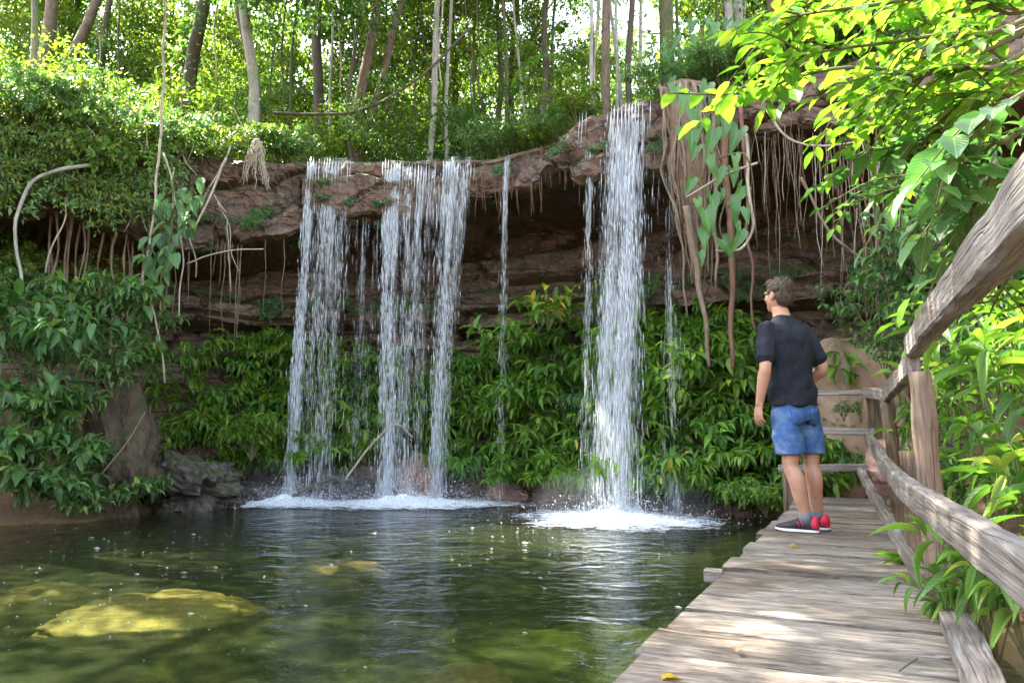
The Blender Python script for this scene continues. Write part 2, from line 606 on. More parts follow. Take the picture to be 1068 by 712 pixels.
def water_mat():
    n = N('pool_water')
    ob = n.coord('Object', (1, 1.25, 1))
    w1 = n.noise(ob, 2.0, 2, .5, .8)
    w2 = n.noise(ob, 7.5, 3, .55, .6)
    # rings spreading from where the falls land
    nr = n.bump(n.math('ADD', w1, n.math('MULTIPLY', w2, .4)), .27, .10)
    fr = n.n('Fresnel', IOR=1.33, Normal=nr)
    gl = n.n('BsdfGlossy', Color=(1, 1, 1), Roughness=.08, Normal=nr)
    rf = n.n('BsdfTransparent', Color=(.93, .96, .9))
    # silt in the water scatters a little green light back
    silt = n.n('BsdfDiffuse', Color=(.045, .06, .022, 1))
    tb = n.n('MixShader')
    tb.inputs[0].default_value = .26
    n.t.links.new(rf.outputs[0], tb.inputs[1])
    n.t.links.new(silt.outputs[0], tb.inputs[2])
    mx = n.n('MixShader')
    n.t.links.new(fr.outputs[0], mx.inputs[0])
    n.t.links.new(tb.outputs[0], mx.inputs[1])
    n.t.links.new(gl.outputs[0], mx.inputs[2])
    va = n.n('VolumeAbsorption', Color=(.42, .56, .26), Density=.8)
    n.t.links.new(va.outputs[0], n.out.inputs['Volume'])
    return n.surf(mx.outputs[0])


M['water'] = water_mat()


def fall_mat(name, alpha):
    n = N(name)
    d = pbsdf(n, (.93, .94, .95), .18, .6)
    tr = n.n('BsdfTranslucent', Color=(.85, .9, .97))
    m1 = n.n('MixShader')
    m1.inputs[0].default_value = .45
    n.t.links.new(d, m1.inputs[1])
    n.t.links.new(tr.outputs[0], m1.inputs[2])
    tp = n.n('BsdfTransparent')
    m2 = n.n('MixShader')
    g = n.n('NewGeometry')
    n.set(m2.inputs[0], n.math('MULTIPLY_ADD', g.outputs['Random Per Island'], .8, alpha - .60))
    n.t.links.new(tp.outputs[0], m2.inputs[1])
    n.t.links.new(m1.outputs[0], m2.inputs[2])
    return n.surf(m2.outputs[0])


def veil_mat():
    n = N('thin_water')
    a = n.noise(n.coord('Object', (9, 9, .9)), 1.0, 4, .6, .3)
    b = n.noise(n.coord('Object', (26, 26, 3.2)), 1.0, 4, .65, .2)
    uv = n.n('SeparateXYZ', Vector=n.coord('UV'))
    edge = n.math('SUBTRACT', 1.0, n.math('POWER', n.math('ABSOLUTE', uv.outputs[0]), 2.0))
    k = n.ramp(n.math('ADD', n.math('MULTIPLY', a, .55), n.math('MULTIPLY', b, .45)), [(.46, 0), (.68, .5)])
    al = n.math('MULTIPLY', n.math('MULTIPLY', k, edge), n.math('MULTIPLY_ADD', uv.outputs[1], -.35, .85))
    d = pbsdf(n, (.93, .94, .95), .25, .5)
    tr = n.n('BsdfTranslucent', Color=(.9, .92, .95))
    m1 = n.n('MixShader')
    m1.inputs[0].default_value = .45
    n.t.links.new(d, m1.inputs[1])
    n.t.links.new(tr.outputs[0], m1.inputs[2])
    tp = n.n('BsdfTransparent')
    m2 = n.n('MixShader')
    n.set(m2.inputs[0], al)
    n.t.links.new(tp.outputs[0], m2.inputs[1])
    n.t.links.new(m1.outputs[0], m2.inputs[2])
    return n.surf(m2.outputs[0])


M['veil'] = veil_mat()
M['fall'] = fall_mat('falling_water', .72)
M['spray'] = fall_mat('spray', .8)


def foam_mat():
    n = N('foam')
    ob = n.coord('Object', (1, 1.6, 1))
    a = n.noise(ob, 5, 5, .7, .8)
    b = n.noise(ob, 22, 4, .7)
    uv = n.coord('UV')
    rad = n.n('SeparateXYZ', Vector=uv).outputs[0]
    k = n.math('ADD', n.math('MULTIPLY_ADD', a, 1.2, -.28), n.math('MULTIPLY', b, .5))
    al = n.math('SUBTRACT', k, n.math('MULTIPLY_ADD', n.math('POWER', rad, 1.5), .56, .12))
    al = n.ramp(al, [(.02, 0), (.2, .97)])
    d = pbsdf(n, (.85, .9, .96), .5, .4, n.bump(k, .8, .04))
    tp = n.n('BsdfTransparent')
    m2 = n.n('MixShader')
    n.set(m2.inputs[0], al)
    n.t.links.new(tp.outputs[0], m2.inputs[1])
    n.t.links.new(d, m2.inputs[2])
    return n.surf(m2.outputs[0])


M['foam'] = foam_mat()
_n = N('mist')
_v = _n.n('VolumePrincipled')
_v.inputs['Color'].default_value = (.95, .97, 1, 1)
_v.inputs['Density'].default_value = .06
_n.t.links.new(_v.outputs[0], _n.out.inputs['Volume'])
M['mist'] = _n.m


def cloth_mat(name, a, b, sc=250, rough=.85, fade=None, bumpn=.3):
    n = N(name)
    ob = n.coord('Object')
    w = n.noise(ob, sc, 2)
    big = n.noise(ob, 7, 4, .6)
    col = n.mix(n.ramp(w, [(.35, a), (.65, b)]), tuple(x * .7 for x in a), n.ramp(big, [(.45, 0), (.65, .6)]))
    if fade:
        col = n.mix(col, fade, n.ramp(n.noise(ob, 5, 3, .5, .3), [(.54, 0), (.72, .75)]))
    return n.surf(pbsdf(n, col, rough, .2, n.bump(n.math('ADD', n.math('MULTIPLY', w, .2), n.noise(n.coord('Object', (9, 9, 5)), 1.6, 3, .5, 1.0)), bumpn, .03)))


M['shirt'] = cloth_mat('navy_cotton', (.012, .014, .022), (.022, .025, .036), bumpn=.6)
M['denim'] = cloth_mat('denim', (.035, .085, .22), (.075, .155, .35), 180, fade=(.25, .34, .5), bumpn=.5)
M['sock'] = cloth_mat('sock_knit', (.10, .11, .14), (.2, .21, .24), 300)
M['shoe_black'] = cloth_mat('shoe_mesh', (.018, .018, .02), (.05, .04, .045), 300, .6)
M['shoe_red'] = cloth_mat('shoe_red', (.5, .02, .045), (.62, .04, .07), 300, .5)


def plain(name, c, rough=.5, spec=.4):
    n = N(name)
    ob = n.coord('Object')
    col = n.mix(c, tuple(x * .75 for x in c), n.ramp(n.noise(ob, 18, 4), [(.4, 0), (.7, .8)]))
    return n.surf(pbsdf(n, col, rough, spec, n.bump(n.noise(ob, 60, 3), .15, .004)))


def skin_mat():
    n = N('skin')
    ob = n.coord('Object')
    col = n.mix((.46, .25, .165), (.36, .17, .11), n.ramp(n.noise(ob, 9, 4), [(.4, 0), (.7, .8)]))
    return n.surf(pbsdf(n, col, .5, .4, n.bump(n.noise(ob, 90, 3), .15, .004), **{'Subsurface Weight': .12, 'Subsurface Radius': (.02, .008, .004)}))


M['skin'] = skin_mat()
M['sole'] = plain('sole_rubber', (.035, .035, .04), .6)
M['sole_white'] = plain('sole_foam', (.7, .68, .66), .6)
M['eye'] = plain('eye_white', (.7, .68, .65), .2)
M['metal_black'] = plain('spectacle_frame', (.02, .02, .022), .3)


def hair_mat():
    n = N('hair')
    s = n.noise(n.coord('Object', (60, 60, 14)), 2.0, 4, .6, .5)
    col = n.ramp(s, [(.3, (.022, .014, .009)), (.55, (.06, .037, .024)), (.75, (.13, .09, .062))])
    return n.surf(pbsdf(n, col, .5, .4, n.bump(s, .8, .01)))


M['hair'] = hair_mat()

# ------------------------------------------------------------------ cliff line
LIP = smooth_path([(-10.5, 5.0, 0), (-9.3, 8.0, 0), (-7.6, 10.6, 0), (-5.6, 12.2, 0), (-4.0, 12.75, 0), (-2.4, 12.85, 0), (-.8, 12.75, 0), (.25, 12.3, 0), (.95, 11.3, 0), (1.7, 10.6, 0), (2.5, 10.15, 0), (3.4, 9.75, 0), (4.5, 9.0, 0), (5.5, 7.8, 0), (6.3, 6.0, 0), (6.9, 3.4, 0), (7.2, 0, 0)], 30)
LP = np.array([(p.x, p.y) for p in LIP])
seg = np.r_[0, np.cumsum(np.linalg.norm(np.diff(LP, axis=0), axis=1))]
SL = np.arange(0, seg[-1], .05)
LX = np.stack([np.interp(SL, seg, LP[:, 0]), np.interp(SL, seg, LP[:, 1])], axis=1)
tg = np.gradient(LX, axis=0)
for _ in range(12):
    tg[1:-1] = (tg[:-2] + 2 * tg[1:-1] + tg[2:]) / 4
tg = nrmz(tg)
LN = np.stack([-tg[:, 1], tg[:, 0]], axis=1)      # points behind the cliff
TOP = 5.78
LPX = np.array([px_of((x, y, TOP)) for x, y in LX])[:, 0]


def lip_at(px):
    i = int(np.argmin(np.abs(LPX - px) + 1000 * (LX[:, 1] < 5.5)))
    return Vector((LX[i, 0], LX[i, 1], TOP)), Vector((-LN[i, 0], -LN[i, 1], 0)), i


ZB = np.interp(LPX, [-400, 100, 200, 290, 335, 395, 412, 470, 490, 600, 612, 690, 705, 770, 900, 1100], [4.3, 4.3, 4.0, 4.3, 4.72, 4.72, 4.55, 4.6, 5.08, 5.12, 4.75, 4.7, 4.8, 5.05, 4.85, 4.6])
RD = np.interp(LPX, [-400, 150, 330, 500, 620, 760, 900, 1100], [2.1, 2.3, 2.3, 2.5, 2.4, 2.6, 2.7, 2.4])
ZB = ZB + np.array([.16 * noise.noise(Vector((s_ * 1.3, 0, 5))) + .13 * ((math.sin(math.floor(s_ / .8 + .5 * noise.noise(Vector((s_ * .4, 2, 0)))) * 78.233) * 43758.5453) % 1 - .5) for s_ in SL])


def profile(i):
    zb, r = ZB[i], RD[i]
    return [(5.5, 6.1), (1.6, 5.92), (.4, 5.84), (.08, 5.77), (0, 5.62), (.03, zb + .25), (.07, zb + .05), (.26, zb), (1.2, zb + .12), (r, zb - .1), (r - .15, 3.6), (r - .95, 3.45), (r - .9, 3.1), (r - .2, 3.0), (r - .3, 2.5), (r - .9, 2.35), (.95, 1.6), (.7, .8), (.52, .1), (.45, -1.4)]


SEGN = [8, 6, 5, 5, 22, 5, 6, 10, 5, 18, 9, 9, 8, 10, 8, 12, 12, 12, 6]


def cliff_rows(i):
    P = profile(i)
    out = []
    for k, m in enumerate(SEGN):
        for j in range(m):
            t = j / m
            out.append((P[k][0] * (1 - t) + P[k + 1][0] * t, P[k][1] * (1 - t) + P[k + 1][1] * t))
    out.append(P[-1])
    return out


def build_cliff():
    V, Fc = [], []
    nr = sum(SEGN) + 1
    for i in range(len(SL)):
        s = SL[i]
        for (o, z) in cliff_rows(i):
            q = Vector((s * .9, o * .8, z))
            cell = math.floor(s / 1.3 + .35 * noise.noise(Vector((s * .3, z * .6, 0))))
            blk = (math.sin(cell * 12.9898) * 43758.5453) % 1 - .5
            d = .12 * noise.fractal(q * .8, 1.0, 2.0, 4) + .07 * noise.noise(q * 3.6) + .05 * abs(noise.noise(q * 7)) + .035 * noise.noise(q * 12)
            if z < 5.72:
                vq = Vector((s * .75, o * .6, z * 1.7)) + .25 * Vector((noise.noise(q * 1.5), 0, noise.noise(q * 1.5 + Vector((9, 9, 9)))))
                vd, vp = noise.voronoi(vq)
                d += .22 * (noise.cell(vp[0] * 3.1) - .5) * 1.0
                d += .10 * max(0, 1 - (vd[1] - vd[0]) / .10)
                d -= .05 * abs(noise.noise(q * 2.3))
            if z < 5.7:
                d += .12 * blk
            if z < ZB[i] - .1:
                st = noise.noise(Vector((s * .25, 3.1, z * 3.2 + .25 * math.sin(s * .7))))
                d += .26 * max(-.35, min(.35, st * 2.2)) * min(1, max(0, (z - .2)))
            dz = 0.06 * noise.noise(q * 1.3 + Vector((50, 0, 0))) if z > -1 else 0
            if z > 5.7:
                dz += .06 * noise.noise(Vector((s * 1.1, o, 3)))
                if o < .5:
                    d *= .6
            p = LX[i] + LN[i] * (o + d)
            V.append((p[0], p[1], z + dz))
    for i in range(len(SL) - 1):
        for j in range(nr - 1):
            a = i * nr + j
            Fc.append((a, a + 1, a + nr + 1, a + nr))
    mb = MB()
    mb.add(V, Fc, smooth=False)
    o = mb.build('cliff', M['cliff'])
    tag(o, kind='structure')
    return np.array(V).reshape(len(SL), nr, 3)


CLIFF = build_cliff()
NR = CLIFF.shape[1]


def front_pt(i):
    """front-most point of the lip face in column i, level with the lip"""
    row = CLIFF[i]
    k = int(np.argmin([(p[0] - LX[i, 0]) * LN[i, 0] + (p[1] - LX[i, 1]) * LN[i, 1] if p[2] > 4.6 else 9 for p in row]))
    return Vector((row[k][0], row[k][1], TOP))


def cliff_pt(i, z):
    """front-most rock point of column i near height z below the overhang"""
    row = CLIFF[i]
    k0 = sum(SEGN[:8])
    k = k0 + int(np.argmin(np.abs(row[k0:, 2] - z)))
    return Vector(row[k])


# ------------------------------------------------------------------ ground
def poly_sd(X, Y, poly):
    best = np.full(X.shape, 1e9)
    sign = np.zeros(X.shape)
    for (a, b) in zip(poly[:-1], poly[1:]):
        a, b = np.array(a), np.array(b)
        ab = b - a
        t = np.clip(((X - a[0]) * ab[0] + (Y - a[1]) * ab[1]) / (ab @ ab), 0, 1)
        dx, dy = X - a[0] - t * ab[0], Y - a[1] - t * ab[1]
        d = np.hypot(dx, dy)
        cr = ab[0] * (Y - a[1]) - ab[1] * (X - a[0])
        m = d < best
        best[m] = d[m]
        sign[m] = np.sign(cr[m])
    return best * sign


DD = Vector((.417, .909, 0)).normalized()      # direction of the boardwalk
SHORE_L = [(-7.6, -6), (-7.4, 4), (-6.9, 7.5), (-6.4, 9.3), (-5.3, 9.9), (-5.05, 11.2), (-4.6, 12.4), (-4.2, 13.2), (-4.0, 16)]
SHORE_R = [(-2.3, -6), (.55, 0.0), (2.35, 4.0), (3.35, 6.6), (3.1, 9.0), (3.75, 10.6), (3.0, 12.6), (3.0, 15)]


def gz(X, Y):
    X, Y = np.asarray(X, float), np.asarray(Y, float)
    sh = X.shape
    X, Y = X.ravel(), Y.ravel()
    step = LX[::6]
    stn = LN[::6]
    D = np.empty(X.shape)
    for k in range(0, len(X), 4000):
        dx = X[k:k + 4000, None] - step[None, :, 0]
        dy = Y[k:k + 4000, None] - step[None, :, 1]
        j = np.argmin(dx * dx + dy * dy, axis=1)
        ii = np.arange(len(j))
        D[k:k + 4000] = dx[ii, j] * stn[j, 0] + dy[ii, j] * stn[j, 1]
    ss = lambda a, b, x: (lambda t: t * t * (3 - 2 * t))(np.clip((x - a) / (b - a), 0, 1))
    nz = np.array([noise.fractal(Vector((x * .45, y * .45, 0)), 1.0, 2.0, 4) for x, y in zip(X, Y)])
    n2 = np.array([noise.noise(Vector((x * 2.3, y * 2.3, 4))) for x, y in zip(X, Y)])
    z = -1.05 + .25 * nz + .05 * n2
    dl = poly_sd(X, Y, SHORE_L)
    dr = -poly_sd(X, Y, SHORE_R)
    bl = np.where(dl > -1.2, np.minimum(2.4, .75 * dl + .04), -9) + .18 * nz + .05 * n2
    br = np.where(dr > -1.0, np.where(dr < 1.1, .22 * dr - .02, .22 + .75 * (dr - 1.1)), -9)
    br = np.minimum(br, 3.6) + (.15 * nz + .05 * n2) * np.clip(dr, 0, 1)
    z = np.maximum(z, np.maximum(bl, br))
    pl = ss(2.3, 3.2, D)
    z = np.where(D > 2.2, z * (1 - pl) + pl * (5.85 + .22 * nz + .05 * n2 + np.clip(D - 6, 0, 40) * .03), z)
    return z.reshape(sh)


def build_ground():
    gx = np.unique(np.r_[np.linspace(-140, -14, 16), np.arange(-14, 10, .2), np.linspace(10, 140, 17)])
    gy = np.unique(np.r_[np.linspace(-60, -4, 9), np.arange(-4, 18, .2), np.linspace(18, 160, 24)])
    X, Y = np.meshgrid(gx, gy)
    Z = gz(X, Y)
    V = np.stack([X, Y, Z], axis=-1).reshape(-1, 3)
    w = len(gx)
    Fc = []
    for j in range(len(gy) - 1):
        for i in range(w - 1):
            a = j * w + i
            Fc.append((a, a + 1, a + w + 1, a + w))
    mb = MB()
    mb.add(V.tolist(), Fc)
    tag(mb.build('ground', M['ground']), kind='structure')


build_ground()


def gzp(x, y):
    return float(gz(np.array([x]), np.array([y]))[0])


# water body
def build_water():
    mb = MB()
    x0, x1, y0, y1, zb = -12, 7, -8, 16, -2.2
    nx, ny = 60, 60
    V = [(x0 + (x1 - x0) * i / nx, y0 + (y1 - y0) * j / ny, 0) for j in range(ny + 1) for i in range(nx + 1)]
    Fc = [(j * (nx + 1) + i, j * (nx + 1) + i + 1, (j + 1) * (nx + 1) + i + 1, (j + 1) * (nx + 1) + i) for j in range(ny) for i in range(nx)]
    b = len(V)
    V += [(x0, y0, zb), (x1, y0, zb), (x1, y1, zb), (x0, y1, zb)]
    Fc.append((b + 3, b + 2, b + 1, b))
    bot = [i for i in range(nx + 1)]
    top = [ny * (nx + 1) + i for i in range(nx + 1)]
    lef = [j * (nx + 1) for j in range(ny + 1)]
    rig = [j * (nx + 1) + nx for j in range(ny + 1)]
    Fc.append([b, b + 1] + bot[::-1])
    Fc.append([b + 2, b + 3] + top)
    Fc.append([b + 3, b] + lef)
    Fc.append([b + 1, b + 2] + rig[::-1])
    mb.add(V, Fc, smooth=True)
    o = mb.build('pool_water', M['water'])
    tag(o, kind='structure')


build_water()


# ------------------------------------------------------------------ rocks
def rock(name, label, cat, loc, size, mat, rot=0, rough=.25, flat=0.0, group=None):
    V, Fc = [], []
    nu, nv = 72, 44
    sd = uni(0, 99)
    for i in range(nv + 1):
        th = math.pi * i / nv
        for k in range(nu):
            a = 2 * math.pi * k / nu
            q = Vector((math.sin(th) * math.cos(a), math.sin(th) * math.sin(a), math.cos(th)))
            e = 2.6
            nn = (abs(q.x) ** e + abs(q.y) ** e + abs(q.z) ** e) ** (-1 / e)
            q2 = q * nn
            d = 1 + rough * noise.fractal(q * 1.3 + Vector((sd, 0, 0)), 1, 2, 4) + rough * .22 * noise.noise(q * 5 + Vector((0, sd, 0))) + rough * .12 * noise.noise(q * 12) + rough * .3 * (noise.cell(q * 2.2 + Vector((sd, 0, 0))) - .5)
            V.append((q2.x * size[0] * d, q2.y * size[1] * d, q2.z * size[2] * d))
    for i in range(nv):
        for k in range(nu):
            k2 = (k + 1) % nu
            Fc.append((i * nu + k, (i + 1) * nu + k, (i + 1) * nu + k2, i * nu + k2))
    mb = MB()
    mb.add(V, Fc, smooth='submerged' in name)
    o = mb.build(name, mat)
    o.location = loc
    o.rotation_euler = (uni(-.1, .1), uni(-.1, .1), rot)
    return tag(o, label, cat, group)


rock('boulder', 'dark grey sloping boulder on the left shore beside the left waterfall', 'rock', at(203, 512, 11.6), (.66, .6, .5), M['rock_grey'], .4, .42)
rock('boulder', 'wet reddish boulder at the foot of the middle waterfall', 'rock', at(440, 500, 13.0), (.36, .35, .42), M['rock_red'], .2)
rock('boulder', 'low brown boulder at the waterline between middle and right waterfalls', 'rock', at(532, 508, 13.0), (.42, .4, .3), M['rock_red'], 1.2)
rock('boulder', 'flat black wet rock ledge under the left waterfall', 'rock', at(335, 510, 13.0), (.85, .5, .22), M['rock_dark'], .1)
rock('boulder', 'dark rock at the waterline between left shore and left waterfall', 'rock', at(262, 520, 12.5), (.7, .5, .25), M['rock_dark'], .5)
rock('boulder', 'dark purple-grey stone at the waterline right of the right waterfall', 'rock', at(768, 524, 10.9), (.22, .2, .15), M['rock_dark'], .5)
rock('boulder', 'rounded reddish boulder behind the railing posts at the end of the boardwalk', 'rock', at(936, 487, 7.2), (.24, .24, .26), M['rock_red'], .3, .12)
rock('rock_slab', 'upright tan rock slab behind the end of the boardwalk', 'rock', at(893, 440, 9.7), (.62, .3, 1.05), M['rock_tan'], -.3, .10)
rock('earth_mound', 'mossy tan earth mound behind the leafy bush on the left bank', 'mound', at(122, 485, 10.6), (.42, .5, 1.0), M['earth'], .2, .42)
rock('earth_mound', 'brown earth bank showing through leaves right of the railing', 'mound', at(1055, 255, 6.9), (.5, .45, .6), M['earth'], -.6, .5)
# rocks under the water
rock('submerged_rock', 'broad yellow sunlit rock shelf under the water at left', 'rock', on_z(172, 622, -.2) + Vector((0, 0, -.19)), (.8, .58, .17), M['rock_yellow'], .1, .22)
rock('submerged_rock', 'small yellow rock under the water left of the broad yellow shelf', 'rock', on_z(40, 612, -.2) + Vector((0, 0, -.2)), (.45, .3, .2), M['rock_yellow'], .4, .22)
rock('submerged_rock', 'ochre tapering rock under the water in the lower middle of the pool', 'rock', on_z(492, 690, -.3) + Vector((0, 0, -.24)), (.32, .45, .15), M['rock_ochre'], .1, .2)
rock('submerged_rock', 'yellow-green rock under the water in front of the left waterfall', 'rock', on_z(345, 585, -.2) + Vector((0, 0, -.2)), (.6, .3, .22), M['rock_ochre'], .0, .2)
rock('submerged_rock', 'orange rock under the water beside the boardwalk', 'rock', on_z(712, 582, -.25) + Vector((0, 0, -.2)), (.42, .4, .25), M['rock_ochre'], .3, .2)

# ------------------------------------------------------------------ waterfalls
def lip_edge(i, dx=0):
    """rock point just behind the edge of the lip in column i"""
    return Vector(CLIFF[i][17])


def waterfall(name, label, strands, vout=.34):
    """strand: column at the lip and at the pool (columns of the lip line), half widths, streaks, streak width, from the lip or from the block's lower edge"""
    pos, dr, L, W = [], [], [], []
    for (p0, p1, w0, w1, ns, wid, edge, fade) in strands:
        sd = uni(0, 99)
        made = 0
        tries = 0
        while made < ns and tries < ns * 12:
            tries += 1
            g = random.gauss(0, .6)
            if abs(g) > 1.8:
                continue
            c, nout, i = lip_at(p0 + g * w0)
            z0 = lip_edge(i).z - .10 if edge == 0 else ZB[i] + .03
            H = z0
            zz = uni(0, H) if random.random() < .86 else uni(0, min(1.1, H))
            f = zz / H
            if random.random() < f * fade:
                continue
            cl = noise.noise(Vector((g * w0 * .22 + sd, f * 2.2, sd))) + .6 * noise.noise(Vector((g * w0 * .6 + sd, f * 7.0, 3)))
            if w0 > 3 and random.random() > .42 + 2.0 * cl:
                continue
            t = math.sqrt(2 * zz / 9.8)
            drift = (p1 + g * w1 - (p0 + g * w0)) / F * c.y
            v = vout * (1 + .35 * noise.noise(Vector((g * 3 + sd, 5, 0))) + random.gauss(0, .12))
            p = c + nout * (.13 + v * t + random.gauss(0, .045) * f) + Vector((drift * f ** .8 + random.gauss(0, .03) * (.25 + f), 0, z0 - TOP - zz))
            ln = uni(.07, .30) * (.8 + .6 * f) * (1.5 if f < .25 else 1)
            dv = nout * v * .6 + Vector((drift * .3 + random.gauss(0, .10), 0, -1.2 - 9.8 * t))
            pos.append(p), dr.append(dv), L.append(ln), W.append(wid * random.choice((.22, .3, .36, .45, .6, .85)))
            made += 1 / 1.9
        if edge == 0:      # the smooth sheet sliding over the lip
            for _ in range(max(4, int(ns / 30))):
                g = max(-1.5, min(1.5, random.gauss(0, .6)))
                c, nout, i = lip_at(p0 + g * w0)
                q = front_pt(i) + nout * .03
                q.z = lip_edge(i).z - uni(.08, .16)
                pos.append(q + Vector((0, 0, .0))), dr.append(nout * .12 + Vector((0, 0, -1))), L.append(uni(.3, .7)), W.append(wid * uni(.6, 1.2))
    n = len(pos)
    me = leaf_mesh(name, np.array([tuple(p) for p in pos]), np.array([tuple(p) for p in dr]), rng.normal(size=(n, 3)), L, W, T_STREAK, M['fall'])
    o = tag(link(name, me), label, 'waterfall')
    mb = MB()
    for (p0, p1, w0, w1, ns, wid, edge, fade) in strands:
        if edge or w0 < 5:
            continue
        nu, nv = 10, 46
        V, Fc, U = [], [], []
        for a in range(nv + 1):
            for b in range(nu + 1):
                g = -1.35 + 2.7 * b / nu
                c, nout, i = lip_at(p0 + g * w0)
                z0 = lip_edge(i).z - .04
                f = max(0, a - 3) / (nv - 3)
                t = math.sqrt(2 * z0 * f / 9.8)
                drift = (p1 + g * w1 - (p0 + g * w0)) / F * c.y
                p = c + nout * (.12 + vout * t + .05 * noise.noise(Vector((g * 2, f * 5, p0))) * f) + Vector((drift * f ** .8, 0, z0 - TOP - z0 * f))
                if a < 3:
                    e = Vector(CLIFF[i][17 - 2 * (3 - a)])
                    p = Vector((e.x, e.y, e.z + .012))
                V.append(p)
                U.append((g / 1.35, f))
        for a in range(nv):
            for b in range(nu):
                k = a * (nu + 1) + b
                Fc.append((k, k + 1, k + nu + 2, k + nu + 1))
        mb.add(V, Fc, [[U[q] for q in fc] for fc in Fc])
    if mb.v:
        mb.build('water_sheet', M['veil'], o)
    return o


waterfall('waterfall', 'leftmost waterfall, dense on its left edge and thinning to drops on the right', [
    (328, 319, 3.5, 4.5, 1500, .020, 0, .25), (352, 342, 13, 15, 900, .013, 0, .75), (352, 350, 14, 14, 500, .011, 1, .5)])
waterfall('waterfall', 'wide middle waterfall splitting into two streams', [
    (414, 414, 8, 7, 2500, .019, 0, .45), (440, 432, 15, 14, 950, .014, 0, .75), (474, 464, 7, 6.5, 1500, .016, 0, .6), (490, 470, 5, 6, 260, .013, 0, .5)])
waterfall('waterfall', 'tallest waterfall, the dense white one nearest the man', [
    (665, 653, 10, 12, 2500, .018, 0, .35), (663, 649, 15, 20, 1500, .012, 0, .45), (651, 639, 4, 6, 550, .016, 0, .3)])
waterfall('water_trickle', 'thin trickle between the middle and right waterfalls', [(533, 533, 2.2, 2.5, 450, .009, 0, .6)], .2)
waterfall('water_trickle', 'thin trickle on the left edge of the tallest waterfall', [(624, 621, 2, 3, 450, .009, 0, .4)], .2)
waterfall('water_trickle', 'curtain of sparse drops between the left and middle waterfalls', [(385, 383, 12, 12, 450, .006, 1, .6)], .1)
waterfall('water_trickle', 'sparse drops dripping right of the tallest waterfall', [(700, 697, 7, 8, 450, .006, 1, .5)], .1)


# foam and splash where each fall lands
def foam_patch(label, c, rx, ry, ndrop, hh):
    root = thing('splash', label, 'splash', c)
    V, Fc, U = [], [], []
    nu, nv = 48, 22
    for i in range(nv + 1):
        r = i / nv
        for k in range(nu):
            a = 2 * math.pi * k / nu
            rr = r * (1 + .18 * noise.noise(Vector((math.cos(a) * 2, math.sin(a) * 2, c[0]))))
            x, y = rr * rx * math.cos(a), rr * ry * math.sin(a)
            z = .012 + .13 * (1 - r) ** 3 * (1 + noise.noise(Vector((x * 7, y * 7, 1)))) + .012 * abs(noise.noise(Vector((x * 18, y * 18, 2)))) * (1 - r)
            V.append((x, y, z))
    UV = []
    for i in range(nv):
        for k in range(nu):
            k2 = (k + 1) % nu
            Fc.append((i * nu + k, (i + 1) * nu + k, (i + 1) * nu + k2, i * nu + k2))
            UV.append([(i / nv, 0), ((i + 1) / nv, 0), ((i + 1) / nv, 0), (i / nv, 0)])
    mb = MB()
    mb.add(V, Fc, UV)
    mb.build('foam', M['foam'], root)
    n = ndrop
    rad = np.abs(rng.normal(0, .42, n))
    an = rng.uniform(0, 2 * np.pi, n)
    h = rng.exponential(hh, n) * np.exp(-rad * 1.2)
    P = np.stack([rad * rx * np.cos(an), rad * ry * np.sin(an), h + .01], axis=1)
    s = rng.uniform(.005, .017, n)
    me = leaf_mesh('droplets', P, np.tile([[0, 0, 1.0]], (n, 1)) + rng.normal(0, .4, (n, 3)), rng.normal(size=(n, 3)), s * rng.uniform(1, 2.5, n), s, T_DROP, M['spray'])
    o = link('droplets', me, root)
    o['kind'] = 'stuff'
    mb = MB()
    mb.ell((0, 0, .16), (rx * .8, ry * .75, .55), None, 24, 14)
    o = mb.build('mist', M['mist'], root)
    o['kind'] = 'stuff'


def base_at(px):
    c, nout, i = lip_at(px)
    p = c + nout * .5
    p.z = 0
    return p


foam_patch('white splash where the leftmost waterfall meets the pool', base_at(322) + Vector((0, -.15, 0)), 1.5, .95, 2600, .14)
foam_patch('white splash where the middle waterfall meets the pool', base_at(440) + Vector((0, -.2, 0)), 2.3, 1.15, 4200, .16)
foam_patch('round white splash at the foot of the tallest waterfall', base_at(657) + Vector((0, -.1, 0)), 1.55, 1.5, 4200, .15)

# flecks drifting on the pool
n = 420
fx, fy = rng.uniform(0, 760, n), 545 + 165 * rng.beta(1.1, 2.2, n)
P = np.array([tuple(on_z(a, b, .004)) for a, b in zip(fx, fy)])
s = rng.uniform(.003, .010, n) * (1 + 2.2 * (rng.random(n) < .06))
s *= np.clip(P[:, 1] / 8, .35, 1.2)
tag(link('foam_flecks', leaf_mesh('foam_flecks', P, np.stack([np.ones(n), rng.normal(0, .4, n), np.zeros(n)], 1), np.tile([[0, 0, 1.]], (n, 1)), s * 3.0, s * 1.6, T_FAR, M['spray'])), kind='stuff')

# ------------------------------------------------------------------ boardwalk
def dk(a, off, z=0.0):
    """point a metres along the deck, off metres right of its left edge, z above the deck"""
    o = DL0 + DD * a + DR * off
    return Vector((o.x, o.y, DECK + z))


